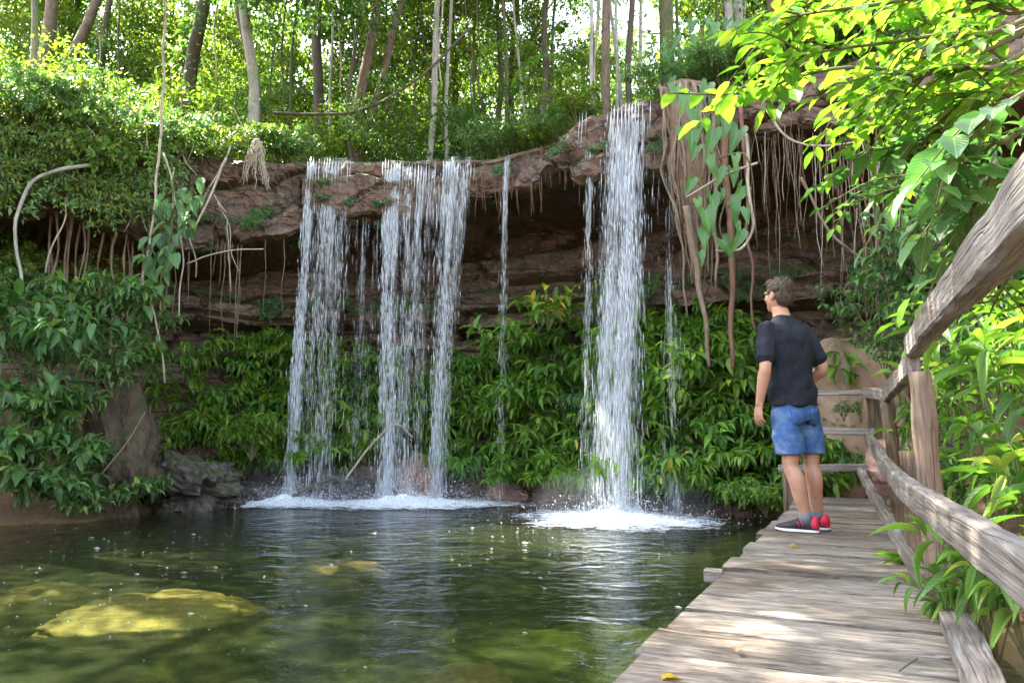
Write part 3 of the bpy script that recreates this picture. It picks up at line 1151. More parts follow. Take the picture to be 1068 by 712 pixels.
DL0 = on_z(635, 712, DECK)
DR = Vector((DD.y, -DD.x, 0))
DW = 1.02
DEND = 7.0
bw = thing('boardwalk', 'weathered grey wooden boardwalk of rough planks running along the pool edge', 'boardwalk', tuple(dk(3, .5, -.4)))
mb = MB()
a = -3.2
k = 0
while a < DEND:
    w = uni(.28, .40)
    l0, l1 = uni(-.035, .02), DW + uni(-.02, .03)
    if a > 5.4:
        l0 -= .0
    sk = uni(-.008, .008)
    z0 = uni(-.011, .011)
    t = .045
    mb.beam([dk(a + w / 2 + sk, l0, -t / 2 + z0), dk(a + w / 2 - sk, l1, -t / 2 + z0 + uni(-.004, .004))], w - uni(.028, .046), t, jit=.007, step=.09, cham=.005)
    a += w
bwl = bw.location.copy()


def part(mb, name, mat, root):
    """build the mesh relative to a root that only has a location"""
    l = Vector(root.location)
    mb.v = [(v[0] - l.x, v[1] - l.y, v[2] - l.z) for v in mb.v]
    return mb.build(name, mat, root)


part(mb, 'decking', M['deck_wood'], bw)
for off in (.12, .9):
    mb = MB()
    mb.beam([dk(-3, off, -.12), dk(DEND, off, -.12)], .09, .13, jit=.006, step=.3)
    part(mb, 'bearer', M['post_wood'], bw)
for a in (-1, .9, 2.9, 4.9, 6.6):
    for off in (.12, .9):
        mb = MB()
        p = dk(a, off, -.18)
        mb.tube([(p.x, p.y, p.z), (p.x, p.y, p.z - 1.5)], [.055, .06], 8)
        part(mb, 'pile', M['post_wood'], bw)
mb = MB()
mb.beam([dk(2.3, -.16, -.085), dk(2.3, .35, -.085)], .09, .07, jit=.006)
part(mb, 'joist_end', M['deck_wood'], bw)
mb = MB()
mb.beam([dk(-3.0, DW - .05, .03), dk(.0, DW - .05, .03), dk(1.16, DW - .045, .03)], .10, .055, jit=.008, wob=.1)
part(mb, 'kerb_board', M['rail_wood'], bw)

# railing
P1 = at(957, 372, 3.16)
rl = thing('wooden_railing', 'rough wooden railing with three rails along the right side of the boardwalk', 'railing', (P1.x, P1.y, DECK))


def post(mb_path, r, lump=.18, sides=12, sq=False):
    mb = MB()
    pts = smooth_path(mb_path, 8)
    mb.tube(pts, [r * (1.08 - .14 * i / len(pts)) for i in range(len(pts))], sides, lump=lump)
    part(mb, 'post', M['post_wood'], rl)


b = on_z(984, 640, DECK)
ptop = Vector((P1.x + .005, P1.y, 1.365))
post([(b.x, b.y, -.3), (b.x - .01, b.y, .5), (b.x - .02, b.y - .0, .9), tuple(ptop)], .047, .3)
PC = at(926, 412, 6.2)
post([(PC.x + .05, PC.y, -.3), (PC.x + .02, PC.y, .8), (PC.x, PC.y, PC.z - .02)], .05)
PB = at(908, 414, 7.75)
mb = MB()
mb.beam([(PB.x + .02, PB.y, -.2), (PB.x, PB.y, PB.z - .01)], .14, .1, up=Vector((0, 1, 0)), jit=.01, wob=.1)
part(mb, 'post', M['post_wood'], rl)
st = at(950, 470, 4.0)
post([(st.x + .04, st.y, -.3), (st.x + .01, st.y, .6), tuple(st)], .055)
# upper rail (two lengths), middle rail, low rail
A1 = P1 + Vector((-.015, 0, .045))
A0 = Vector((.68, .98, 1.41))
A00 = A0 - (A1 - A0).normalized() * 2.5
mb = MB()
mb.beam([A00, A0, A0.lerp(A1, .5) + Vector((0, 0, .012)), A1 + (A1 - A0).normalized() * .12], .055, .09, jit=.006, step=.06, wob=.05, cham=.008)
part(mb, 'upper_rail', M['rail_wood'], rl)
B1 = at(903, 411, 7.7)
mb = MB()
mb.beam([A1 + (A1 - A0).normalized() * .05 + Vector((0, 0, -.07)), PC + Vector((-.01, 0, .0)), B1 + Vector((0, 0, .02))], .055, .095, jit=.008, step=.1, wob=.08)
part(mb, 'upper_rail', M['rail_wood'], rl)
m0 = Vector((.70, .98, .90))
m1 = at(962, 508, 3.12) + Vector((-.075, 0, 0))
m2 = at(921, 462, 6.15) + Vector((-.08, 0, 0))
m00 = m0 - (m1 - m0).normalized() * 2.5
mb = MB()
mb.beam([m00, m0, m1, m1.lerp(m2, .5) + Vector((0, 0, -.03)), m2, at(905, 455, 7.6)], .05, .09, jit=.005, step=.06, wob=.04, cham=.008)
part(mb, 'middle_rail', M['rail_wood'], rl)
mb = MB()
mb.beam([at(897, 490, 7.5), at(916, 520, 6.0) + Vector((-.02, 0, 0)), at(940, 566, 4.2), on_z(963, 606, DECK + .05)], .055, .075, jit=.012, step=.08, wob=.2)
part(mb, 'low_rail', M['rail_wood'], rl)
mb = MB()
mb.beam([on_z(962, 588, DECK + .03), on_z(1000, 640, DECK - .14)], .07, .03, jit=.004)
part(mb, 'brace', M['rail_wood'], rl)
for (yl, yr, hh) in ((411, 409, .05), (449, 450, .07), (488, 487, .07)):
    mb = MB()
    mb.beam([at(812, yl, 8.25), at(913, yr, 7.68)], .03, hh, jit=.006, step=.1, wob=.12)
    part(mb, 'end_rail', M['rail_wood'], rl)
pe = at(818, 410, 8.32)
mb = MB()
mb.beam([(pe.x, pe.y, -.2), (pe.x, pe.y, pe.z)], .09, .09, up=Vector((0, 1, 0)), jit=.008)
part(mb, 'post', M['post_wood'], rl)


# fallen leaves on the boards
def fallen(label, px, py, mat, L, W, ang):
    p = on_z(px, py, DECK + .012)
    me = leaf_mesh('fallen_leaf', np.zeros((1, 3)), np.array([[math.cos(ang), math.sin(ang), .12]]), np.array([[.15, .1, 1.]]), [L], [W], T_NEAR, mat)
    o = link('fallen_leaf', me)
    o.location = p
    tag(o, label, 'leaf')


fallen('curled tan leaf lying on the boardwalk planks', 768, 679, M['leaf_litter'], .06, .035, 1.2)
fallen('bright yellow leaf on the boardwalk at the bottom edge of the photo', 690, 708, M['leaf_yellow'], .075, .05, .2)
fallen('small yellow leaf on the boards in front of the man', 824, 569, M['leaf_yellow'], .07, .04, .1)
mb = MB()
p0, p1 = on_z(938, 699, DECK + .01), on_z(957, 686, DECK + .014)
mb.tube([p0, (p0 + p1) / 2 + Vector((.004, 0, .004)), p1], [.003, .003, .002], 5)
tag(mb.build('twig', M['bark_dark']), 'thin dark twig lying on the near boardwalk planks', 'twig')


# ------------------------------------------------------------------ person
def remesh(o, vox, smooth=3, disp=0.0, dsc=8.0):
    m = o.modifiers.new('r', 'REMESH')
    m.mode = 'VOXEL'
    m.voxel_size = vox
    s = o.modifiers.new('s', 'SMOOTH')
    s.factor = .5
    s.iterations = smooth
    dg = bpy.context.evaluated_depsgraph_get()
    me = bpy.data.meshes.new_from_object(o.evaluated_get(dg))
    old = o.data
    mats = list(old.materials)
    o.modifiers.clear()
    me.materials.clear()
    for k in mats:
        me.materials.append(k)
    me.name = old.name
    o.data = me
    n = len(me.vertices)
    if disp:
        co = np.empty(n * 3, np.float32)
        nn = np.empty(n * 3, np.float32)
        me.vertices.foreach_get('co', co)
        me.vertices.foreach_get('normal', nn)
        co, nn = co.reshape(-1, 3), nn.reshape(-1, 3)
        d = np.array([disp(Vector(c)) for c in co]) if callable(disp) else np.array([disp * noise.fractal(Vector(c) * dsc, 1, 2, 3) for c in co])
        co = co + nn * d[:, None]
        me.vertices.foreach_set('co', co.ravel())
    me.polygons.foreach_set('use_smooth', np.ones(len(me.polygons), bool))
    me.update()
    return o


def build_person():
    foot = on_z(843, 555, DECK)
    root = thing('person', 'man in dark t-shirt and denim shorts standing on the boardwalk, looking at the waterfalls', 'person', (foot.x, foot.y, DECK + .004), scale=1.02)
    YAW = R(22)
    Rz = Matrix.Rotation(YAW, 3, 'Z')

    def bx(z):   # sideways lean of the body's axis
        return float(np.interp(z, [0, .95, 1.45, 1.8], [0, -.065, -.115, -.15]))

    def by(z):
        return float(np.interp(z, [0, .95, 1.3, 1.55, 1.8], [.0, .0, -.015, .0, .03]))

    def B(x, y, z):
        q = Rz @ Vector((x, y, 0))
        return Vector((q.x + bx(z), q.y + by(z), z))

    def ring(mb, rings, nu=24):
        V, fs = [], []
        for (x, y, z, rx, ry) in rings:
            for k in range(nu):
                a = 2 * math.pi * k / nu
                V.append(B(x + rx * math.cos(a), y + ry * math.sin(a), z))
        n = len(rings)
        for i in range(n - 1):
            for k in range(nu):
                k2 = (k + 1) % nu
                fs.append((i * nu + k, i * nu + k2, (i + 1) * nu + k2, (i + 1) * nu + k))
        fs.append(list(range(nu))[::-1])
        fs.append([(n - 1) * nu + k for k in range(nu)])
        mb.add(V, fs)

    def chain(mb, pts, rad, sides=14, n=8):
        P = smooth_path(pts, n)
        r = np.interp(np.linspace(0, len(pts) - 1, len(P)), range(len(pts)), rad)
        mb.tube(P, list(r), sides)
        mb.ell(P[0], (r[0],) * 3)
        mb.ell(P[-1], (r[-1],) * 3)

    FY = R(56)
    # ankle / knee / hip positions of each leg
    ankL, ankR = Vector((-.045, -.075, .10)), Vector((.10, .085, .10))
    kneL, kneR = Vector((-.12, -.045, .50)), Vector((.065, .06, .50))
    hipL, hipR = B(-.09, 0, .90), B(.09, 0, .90)
    shL, shR = B(-.170, -.01, 1.425), B(.170, -.01, 1.425)
    elL, elR = B(-.262, -.05, 1.15), B(.245, -.06, 1.16)
    wrL, wrR = B(-.292, .02, .90), B(.215, .16, 1.0)
    skin = MB()
    for h, k, a in ((hipL, kneL, ankL), (hipR, kneR, ankR)):
        cal = k.lerp(a, .32) + Vector((.0, -.022, 0))
        chain(skin, [h, h.lerp(k, .5), k + Vector((0, 0, .04)), k - Vector((0, 0, .04)), cal, k.lerp(a, .62) + Vector((0, -.012, 0)), a + Vector((0, 0, .03)), a - Vector((0, 0, .04))],
              [.080, .074, .060, .055, .060, .050, .037, .038])
    ring(skin, [(0, 0, .84, .10, .09), (0, 0, .92, .135, .105), (0, .0, 1.08, .14, .10), (0, 0, 1.25, .165, .115), (0, -.01, 1.38, .165, .105), (0, -.01, 1.45, .13, .07), (0, -.005, 1.51, .08, .065), (0, .0, 1.54, .062, .06), (0, .012, 1.60, .058, .06)])
    for s, e, w in ((shL, elL, wrL), (shR, elR, wrR)):
        chain(skin, [s, s.lerp(e, .5), e, e.lerp(w, .3), w], [.048, .048, .041, .044, .028])

    def hand(w, d, pn, th):
        d, pn, th = d.normalized(), pn.normalized(), th.normalized()
        for k, (o, L0) in enumerate(((.031, .074), (.011, .084), (-.010, .077), (-.030, .06))):
            kn = w + d * (.088 - .004 * abs(k - 1)) + th * o
            chain(skin, [w + th * o * .5 + d * .01, w.lerp(kn, .6), kn], [.017, .0155, .0115], 8, 4)
            a = kn + d * L0 * .45 + pn * L0 * .12 + th * o * .15
            b2 = a + d * L0 * .3 + pn * L0 * .22 + th * o * .05
            c = b2 + d * L0 * .14 + pn * L0 * .2
            chain(skin, [kn, a, b2, c], [.0105, .0095, .0085, .007], 8, 4)
        t0 = w + d * .025 + th * .02
        t1 = t0 + th * .03 + d * .025 + pn * .012
        t2 = t1 + th * .008 + d * .035 + pn * .008
        t3 = t2 + d * .025 + pn * .004
        chain(skin, [t0, t1, t2, t3], [.015, .0125, .0105, .008], 8, 4)

    fw = Rz @ Vector((0, 1, 0))
    rt = Rz @ Vector((1, 0, 0))
    hand(wrL, Vector((0, 0, -1)) + fw * .18, rt, fw)
    hand(wrR, fw * .5 - rt * .8 - Vector((0, 0, .25)), -fw * .8 - rt * .3 - Vector((0, 0, .1)), Vector((0, 0, 1)))
    # head, turned further left
    HY = Matrix.Rotation(YAW + R(5), 3, 'Z')
    hc = B(0, .012, 1.6)
    HS = 1.03

    def H(x, y, z):
        return hc + HY @ (Vector((x, y, z - 1.6)) * HS)

    def hell(mb, c, r, tilt=0):
        mb.ell(H(*c), tuple(k * HS for k in r), HY @ Matrix.Rotation(tilt, 3, 'X'), 20, 14)

    hell(skin, (0, -.01, 1.718), (.077, .097, .092))
    hell(skin, (0, .018, 1.655), (.066, .078, .082))
    hell(skin, (0, .05, 1.612), (.045, .045, .035))
    hell(skin, (0, .078, 1.600), (.022, .02, .02))
    hell(skin, (0, .082, 1.715), (.055, .022, .018))
    hell(skin, (0, .106, 1.668), (.013, .017, .022), .3)
    hell(skin, (0, .1, 1.685), (.010, .014, .03), -.3)
    hell(skin, (0, .088, 1.632), (.024, .012, .006))
    hell(skin, (0, .086, 1.623), (.021, .012, .006))
    for s in (-1, 1):
        hell(skin, (s * .076, -.008, 1.68), (.011, .02, .032), .15)
        hell(skin, (s * .04, .06, 1.668), (.026, .025, .026))
    body = skin.build('body', M['skin'], root)
    remesh(body, .0045, 4)
    for s in (-1, 1):
        e = MB()
        e.ell(H(s * .031, .078, 1.693), (.012,) * 3, None, 12, 8)
        e.build('eye', M['eye'], body)
    hb = MB()
    hell(hb, (0, -.022, 1.738), (.083, .099, .085))
    hell(hb, (0, -.055, 1.678), (.075, .056, .078))
    hell(hb, (0, .05, 1.785), (.058, .045, .03))
    for s in (-1, 1):
        hell(hb, (s * .07, .0, 1.722), (.012, .03, .035))
    hair = hb.build('hair', M['hair'], root)
    remesh(hair, .005, 2, lambda c: .006 * noise.noise(Vector((c.x * 45, c.y * 45, c.z * 22))) + .004 * noise.noise(Vector((c.x * 110, c.y * 110, c.z * 50))))
    hv_ = np.array([v.co[:] for v in hair.data.vertices])
    hn_ = np.array([v.normal[:] for v in hair.data.vertices])
    pick = rng.choice(len(hv_), 1500)
    P_, D_ = hv_[pick], hn_[pick]
    m__ = len(P_)
    ok = D_[:, 2] > -.75
    D_ = D_ * .45 + rng.normal(0, .35, (m__, 3)) + np.array([0, 0, .25])
    link('hair_strands', leaf_mesh('hair_strands', (P_ - hn_[pick] * .004)[ok], D_[ok], rng.normal(size=(m__, 3))[ok], rng.uniform(.012, .024, m__)[ok], .004, T_STREAK, M['hair']), hair)
    gl = MB()
    for s in (-1, 1):
        gl.tube([H(s * .068, .092, 1.7), H(s * .08, .04, 1.702), H(s * .083, -.012, 1.698)], .0025, 6)
        ring_p = [H(s * .034 + .026 * math.cos(t), .107 - .006 * abs(math.cos(t)), 1.692 + .019 * math.sin(t)) for t in np.linspace(0, 2 * math.pi, 16)]
        gl.tube(ring_p, .0022, 6)
    gl.tube([H(-.008, .112, 1.698), H(.008, .112, 1.698)], .0022, 6)
    gl.build('glasses', M['metal_black'], root)
    # t-shirt
    sh = MB()
    ring(sh, [(0, .005, .885, .186, .145), (0, .005, .95, .184, .142), (0, .0, 1.08, .172, .128), (0, -.002, 1.22, .182, .132), (0, -.008, 1.34, .195, .132), (0, -.01, 1.42, .192, .110), (0, -.01, 1.46, .165, .09), (0, -.008, 1.49, .12, .08), (0, -.005, 1.515, .09, .074), (0, .0, 1.54, .072, .068)])
    for s, e in ((shL, elL), (shR, elR)):
        m1 = s.lerp(e, .72)
        chain(sh, [s + Vector((0, 0, .0)), s.lerp(e, .35), m1], [.064, .066, .067])
        sh.tube([s.lerp(e, .3), s.lerp(e, .78)], [.066, .071], 18)

    def wrinkle(c):
        q = Vector((c.x * 9, c.y * 9, c.z * 5))
        low = max(0, min(1, (1.25 - c.z) / .3))
        return .016 * noise.noise(Vector((c.x * 6 + c.z * 5, c.y * 6, c.z * 9 - c.x * 6))) * (.5 + low) + .007 * noise.noise(q * 1.9)
    ts = sh.build('t_shirt', M['shirt'], root)
    remesh(ts, .006, 5, wrinkle)
    # shorts
    so = MB()
    ring(so, [(0, 0, .78, .15, .12), (0, 0, .84, .172, .13), (0, 0, .90, .170, .128), (0, 0, .95, .16, .12)])
    for h, k in ((hipL, kneL), (hipR, kneR)):
        mid = h.lerp(k, .45)
        so.tube([h.lerp(k, .1), mid, k + Vector((0, .0, .06)), k + Vector((0, .0, .045))], [.096, .106, .103, .103], 22)

    def wr2(c):
        return .008 * noise.noise(Vector((c.x * 7, c.y * 7 + c.z * 4, c.z * 14))) + .004 * noise.noise(Vector((c.x * 22, c.y * 22, c.z * 18)))
    shorts = so.build('shorts', M['denim'], root)
    remesh(shorts, .006, 4, wr2)
    from mathutils.bvhtree import BVHTree
    bvh = BVHTree.FromPolygons([v.co.copy() for v in shorts.data.vertices], [list(p.vertices) for p in shorts.data.polygons])
    for s in (-1, 1):
        pk = MB()
        V, fs = [], []
        for j in range(5):
            for i in range(5):
                u, v = i / 4 - .5, j / 4
                x = s * .075 + u * .10
                yy = -.128 * math.sqrt(max(.02, 1 - (x / .172) ** 2)) - .006
                q = B(x, yy - .1, .862 - .11 * v - (.018 if j == 4 and i == 2 else 0))
                hit = bvh.ray_cast(q, Rz @ Vector((0, 1, 0)))
                V.append((hit[0] if hit[0] else q) - (Rz @ Vector((0, 1, 0))) * .002)
        for j in range(4):
            for i in range(4):
                a = j * 5 + i
                fs.append((a, a + 1, a + 6, a + 5))
        pk.add(V, fs)
        o = pk.build('pocket', M['denim'], shorts)
        so2 = o.modifiers.new('s', 'SOLIDIFY')
        so2.thickness = .004
    # socks and shoes
    for an, kn, yaw in ((ankL, kneL, FY), (ankR, kneR, FY - R(18))):
        sk = MB()
        sk.tube([an + Vector((0, 0, -.04)), an + Vector((0, 0, .0)), an.lerp(kn, .09)], [.043, .044, .045], 18)
        sk.build('sock', M['sock'], root)
        Mz = Matrix.Translation(Vector((an.x, an.y, 0))) @ Matrix.Rotation(yaw, 4, 'Z')

        def shoe_loft(rings, lo=.018, nu=20):
            mbs = MB()
            V, fs = [], []
            for (y, w, h) in rings:
                for k in range(nu):
                    a = 2 * math.pi * k / nu
                    x = w * math.copysign(abs(math.cos(a)) ** .8, math.cos(a))
                    zz = lo + h * (.5 + .5 * math.sin(a))
                    V.append(Mz @ Vector((x * (1 - .25 * max(0, math.sin(a))), y, zz)))
            n = len(rings)
            for i in range(n - 1):
                for k in range(nu):
                    k2 = (k + 1) % nu
                    fs.append((i * nu + k, i * nu + k2, (i + 1) * nu + k2, (i + 1) * nu + k))
            fs.append(list(range(nu))[::-1])
            fs.append([(n - 1) * nu + k for k in range(nu)])
            mbs.add(V, fs)
            return mbs
        up = shoe_loft([(-.085, .02, .06), (-.078, .032, .085), (-.05, .037, .095), (.0, .039, .098), (.05, .043, .085), (.10, .048, .062), (.15, .047, .048), (.185, .036, .038), (.205, .016, .026)])
        u = up.build('shoe', M['shoe_black'], root)
        remesh(u, .004, 4)
        rd = shoe_loft([(-.09, .02, .07), (-.08, .035, .095), (-.06, .0385, .10), (-.045, .039, .085)], .022)
        o = rd.build('heel_panel', M['shoe_red'], u)
        remesh(o, .004, 3)
        # red letter-like emblem on each side
        for sd in (-1, 1):
            em = MB()
            pts = [(.005, .045), (.018, .085), (.032, .05), (.045, .08)]
            P3 = [Mz @ Vector((sd * (.043 + .001 * i - .12 * (z - .045)), y, z)) for i, (y, z) in enumerate(pts)]
            em.tube(P3, .0045, 6)
            em.build('emblem', M['shoe_red'], u)
        for (lo, hi, mat, g) in ((.0, .012, M['sole'], 1.05), (.0125, .026, M['sole_white'], 1.03)):
            sb = MB()
            out = [(-.09, .022), (-.075, .034), (-.03, .037), (.03, .038), (.09, .048), (.14, .049), (.18, .038), (.205, .018)]
            loop = [(w * g, y) for y, w in out] + [(-w * g, y) for y, w in out[::-1]]
            nl = len(loop)
            V = [Mz @ Vector((x, y, lo + max(0, y - .13) * .12)) for x, y in loop] + [Mz @ Vector((x, y, hi + max(0, y - .13) * .12)) for x, y in loop]
            fs = [(i, (i + 1) % nl, nl + (i + 1) % nl, nl + i) for i in range(nl)] + [list(range(nl))[::-1], [nl + i for i in range(nl)]]
            sb.add(V, fs, smooth=False)
            sb.build('sole', mat, u)


build_person()


# ------------------------------------------------------------------ plants
def stem_leaves(path, n, L, W, t0=.15, droop=.3, ang=1.0, whorl=0, jitter=.25, phyl=2.4, flat=False):
    """leaf positions along a stem path"""
    P = [Vector(p) for p in path]
    out = []
    for k in range(n):
        t = t0 + (1 - t0) * (k + .5) / n if n > 1 else 1
        x = t * (len(P) - 1)
        i = min(int(x), len(P) - 2)
        p = P[i].lerp(P[i + 1], x - i)
        tn = (P[i + 1] - P[i]).normalized()
        if flat:
            side = tn.cross(Vector((0, 0, 1)))
            side = side.normalized() if side.length > .1 else Vector((1, 0, 0))
            outs = [side * (1 if k % 2 else -1)]
        else:
            a0 = k * phyl
            u = tn.orthogonal().normalized()
            v = tn.cross(u)
            m = whorl if whorl else 1
            outs = [u * math.cos(a0 + 2 * math.pi * q / m) + v * math.sin(a0 + 2 * math.pi * q / m) for q in range(m)]
        for o in outs:
            d = o * ang + tn * .55 + Vector((uni(-jitter, jitter), uni(-jitter, jitter), uni(-jitter, jitter) - droop))
            up = Vector((uni(-.35, .35), uni(-.35, .35), 1))
            sc = uni(.65, 1.15) * (1 - .25 * max(0, t - .7) / .3)
            out.append((p, d, up, L * sc, W * sc * uni(.85, 1.15)))
    if not flat:
        out.append((P[-1], (P[-1] - P[-2]).normalized() + Vector((0, 0, -droop * .5)), Vector((uni(-.3, .3), uni(-.3, .3), 1)), L * .8, W * .8))
    return out


def leaves_to_mesh(name, lv, tpl, mat):
    return leaf_mesh(name, np.array([tuple(l[0]) for l in lv]), np.array([tuple(l[1]) for l in lv]), np.array([tuple(l[2]) for l in lv]), [l[3] for l in lv], [l[4] for l in lv], tpl, mat)


def shrub_variant(nst, h, spread, L, W, nl, tpl, mat, droop=.3, whorl=0, forward=.0, twigs=2, arch=.25, sr=.008):
    """two meshes: foliage and stems, standing at the origin; leans towards -Y by forward"""
    lv, mb = [], MB()
    for s in range(nst):
        a = 2 * math.pi * s / nst + uni(-.4, .4)
        r = spread * uni(.35, 1)
        hh = h * uni(.55, 1.05)
        e = Vector((math.cos(a) * r, math.sin(a) * r - forward * hh, hh))
        path = smooth_path([(0, 0, 0), e * .5 + Vector((0, 0, hh * .22)), e + Vector((math.cos(a) * r * .2, math.sin(a) * r * .2 - forward * hh * .3, -arch * hh * .4))], 5)
        mb.tube(path, [sr * (1 - .7 * i / len(path)) for i in range(len(path))], 5, caps=False)
        lv += stem_leaves(path, nl, L, W, .25, droop, 1.0, whorl)
        for q in range(twigs):
            t = uni(.35, .85)
            p = path[int(t * (len(path) - 1))]
            b = uni(0, 6.28)
            d = Vector((math.cos(b), math.sin(b) - forward, uni(-.1, .7))) * h * uni(.2, .38)
            tp = smooth_path([p, p + d * .55 + Vector((0, 0, .04)), p + d], 4)
            mb.tube(tp, [sr * .5 * (1 - .6 * i / len(tp)) for i in range(len(tp))], 4, caps=False)
            lv += stem_leaves(tp, max(3, int(nl * .7)), L, W, .2, droop, 1.0, whorl)
    return leaves_to_mesh('foliage', lv, tpl, mat), mb.mesh('stem', M['stem'])


def plant(name, var, loc, label, cat, group, rot=None, sc=1.0, tilt=(0, 0)):
    r = thing(name, label, cat, tuple(loc), group, (tilt[0], tilt[1], uni(0, 6.28) if rot is None else rot), sc)
    link('foliage', var[0], r)
    link('stem', var[1], r)
    return r


LT, LBR, LBD = M['leaf_thicket'], M['leaf_bright'], M['leaf_broad']
thick = [shrub_variant(5, uni(.6, .8), .55, .25, .095, 7, T_NEAR, LT, .45, 0, .35, 2), shrub_variant(5, .7, .55, .22, .085, 7, T_NEAR, LBR, .4, 0, .35, 3),
         shrub_variant(6, .65, .55, .19, .07, 8, T_NEAR, LT, .45, 0, .35, 3), shrub_variant(5, .75, .5, .28, .11, 6, T_NEAR, LBR, .5, 0, .35, 2),
         shrub_variant(6, .5, .5, .12, .05, 10, T_NEAR, LBD, .3, 0, .3, 4), shrub_variant(6, .6, .55, .20, .05, 9, T_BLADE, LBR, .35, 5, .3, 2),
         shrub_variant(5, .7, .5, .26, .10, 7, T_NEAR, LT, .5, 0, .35, 2), shrub_variant(6, .7, .55, .16, .06, 9, T_NEAR, LBR, .3, 5, .3, 2)]
dense = [shrub_variant(9, .55, .45, .10, .045, 12, T_NEAR, LBR, .15, 0, .25, 4) for _ in range(2)]


def face_rot(i):
    # local -Y turned to the cliff's outward direction
    o = -LN[i]
    return math.atan2(o[1], o[0]) + math.pi / 2


def thicket_fill(p0, p1, zlo, zhi, step, label, group, vs, sc=(.8, 1.15), out=.1):
    """plants rooted on the rock slope between two image columns of the lip"""
    i0, i1 = lip_at(p0)[2], lip_at(p1)[2]
    i = i0
    ds = max(1, int(step / .05))
    row = 0
    while i < i1:
        z = zlo + uni(0, .2)
        hi = zhi(LPX[i]) if callable(zhi) else zhi
        while z < hi:
            ii = min(len(SL) - 1, max(0, i + random.randint(-3, 3)))
            p = cliff_pt(ii, z)
            o = Vector((-LN[ii, 0], -LN[ii, 1], 0))
            plant('shrub', random.choice(vs), p + o * out, label, 'shrub', group, face_rot(ii) + uni(-.7, .7), uni(*sc), (uni(-.1, .25), uni(-.2, .2)))
            z += step * uni(.75, 1.25)
        i += max(1, int(ds * uni(.7, 1.2)))


thicket_fill(205, 300, .2, lambda p: float(np.interp(p, [205, 240, 300], [1.5, 2.6, 2.8])), .44, 'glossy green shrub in the thicket left of the leftmost waterfall', 'shrubs left of the leftmost waterfall', thick)
thicket_fill(302, 400, .45, 2.3, .42, 'wet leafy shrub on the slope between the left and middle waterfalls', 'shrubs between left and middle waterfalls', thick)
thicket_fill(400, 482, .55, lambda p: float(np.interp(p, [400, 482], [1.7, 2.1])), .44, 'small wet shrub on the rock behind the middle waterfall', 'shrubs behind the middle waterfall', thick[:6])
thicket_fill(484, 606, .08, lambda p: float(np.interp(p, [484, 520, 606], [2.3, 3.15, 3.3])), .42, 'drooping green shrub in the thicket between the middle and right waterfalls', 'shrubs between middle and right waterfalls', thick)
thicket_fill(606, 680, .1, 2.5, .42, 'leafy shrub behind the tallest waterfall', 'shrubs behind the tallest waterfall', thick)
thicket_fill(680, 850, .0, lambda p: float(np.interp(p, [680, 740, 850], [2.8, 2.5, 1.5])), .42, 'glossy shrub in the thicket between the tallest waterfall and the man', 'shrubs between the tallest waterfall and the man', thick)
for k in range(70):
    px = uni(200, 900)
    i = lip_at(px)[2]
    row = CLIFF[i]
    z = random.choice((uni(3.15, 3.5), ZB[i] + uni(.0, .5)))
    kk = int(np.argmin(np.abs(row[:, 2] - z) + 9 * (np.arange(len(row)) < 20)))
    o = Vector((-LN[i, 0], -LN[i, 1], 0))
    plant('ledge_plant', thick[4], Vector(row[kk]) + o * .02, 'tiny plant clinging to a ledge of the cliff behind the falls', 'plant', 'tiny plants on the cliff ledges', face_rot(i), uni(.25, .5), (uni(.3, 1.2), 0))
# standout plants
plant('shrub', dense[0], at(262, 480, 11.9), 'dense bright green shrub over the rocks beside the leftmost waterfall', 'shrub', None, None, 1.25)
plant('shrub', dense[1], at(800, 538, 9.3), 'small bright green plant at the waterline beside the boardwalk end', 'shrub', None, None, .75)
big_l = shrub_variant(5, .75, .55, .24, .11, 6, T_NEAR, M['leaf_bright'], .2, 0, .3, 2)
plant('shrub', big_l, at(520, 380, 12.6), 'broad-leaved bright shrub at the top of the thicket right of the middle waterfall', 'shrub', None, None, 1.0)
plant('shrub', big_l, at(560, 350, 12.3), 'broad-leaved shrub with some yellow leaves highest in the thicket left of the tallest waterfall', 'shrub', None, 2.0, 1.05)
yr = thing('yellowing_shrub', 'shrub with several yellow leaves high in the thicket left of the tallest waterfall', 'shrub', tuple(at(572, 345, 11.9)))
lv, mb = [], MB()
for k in range(5):
    e = Vector((uni(-.4, .4), uni(-.45, -.1), uni(.3, .65)))
    pth = smooth_path([(0, 0, 0), e * .5 + Vector((0, 0, .1)), e], 5)
    mb.tube(pth, [.008 * (1 - .1 * i) for i in range(len(pth))], 5, caps=False)
    lv += stem_leaves(pth, 5, .22, .10, .3, .35)
link('foliage', leaves_to_mesh('foliage', lv[::2], T_NEAR, M['leaf_yellow']), yr)
link('foliage', leaves_to_mesh('foliage', lv[1::2], T_NEAR, M['leaf_bright']), yr)
link('stem', mb.mesh('stem', M['stem']), yr)

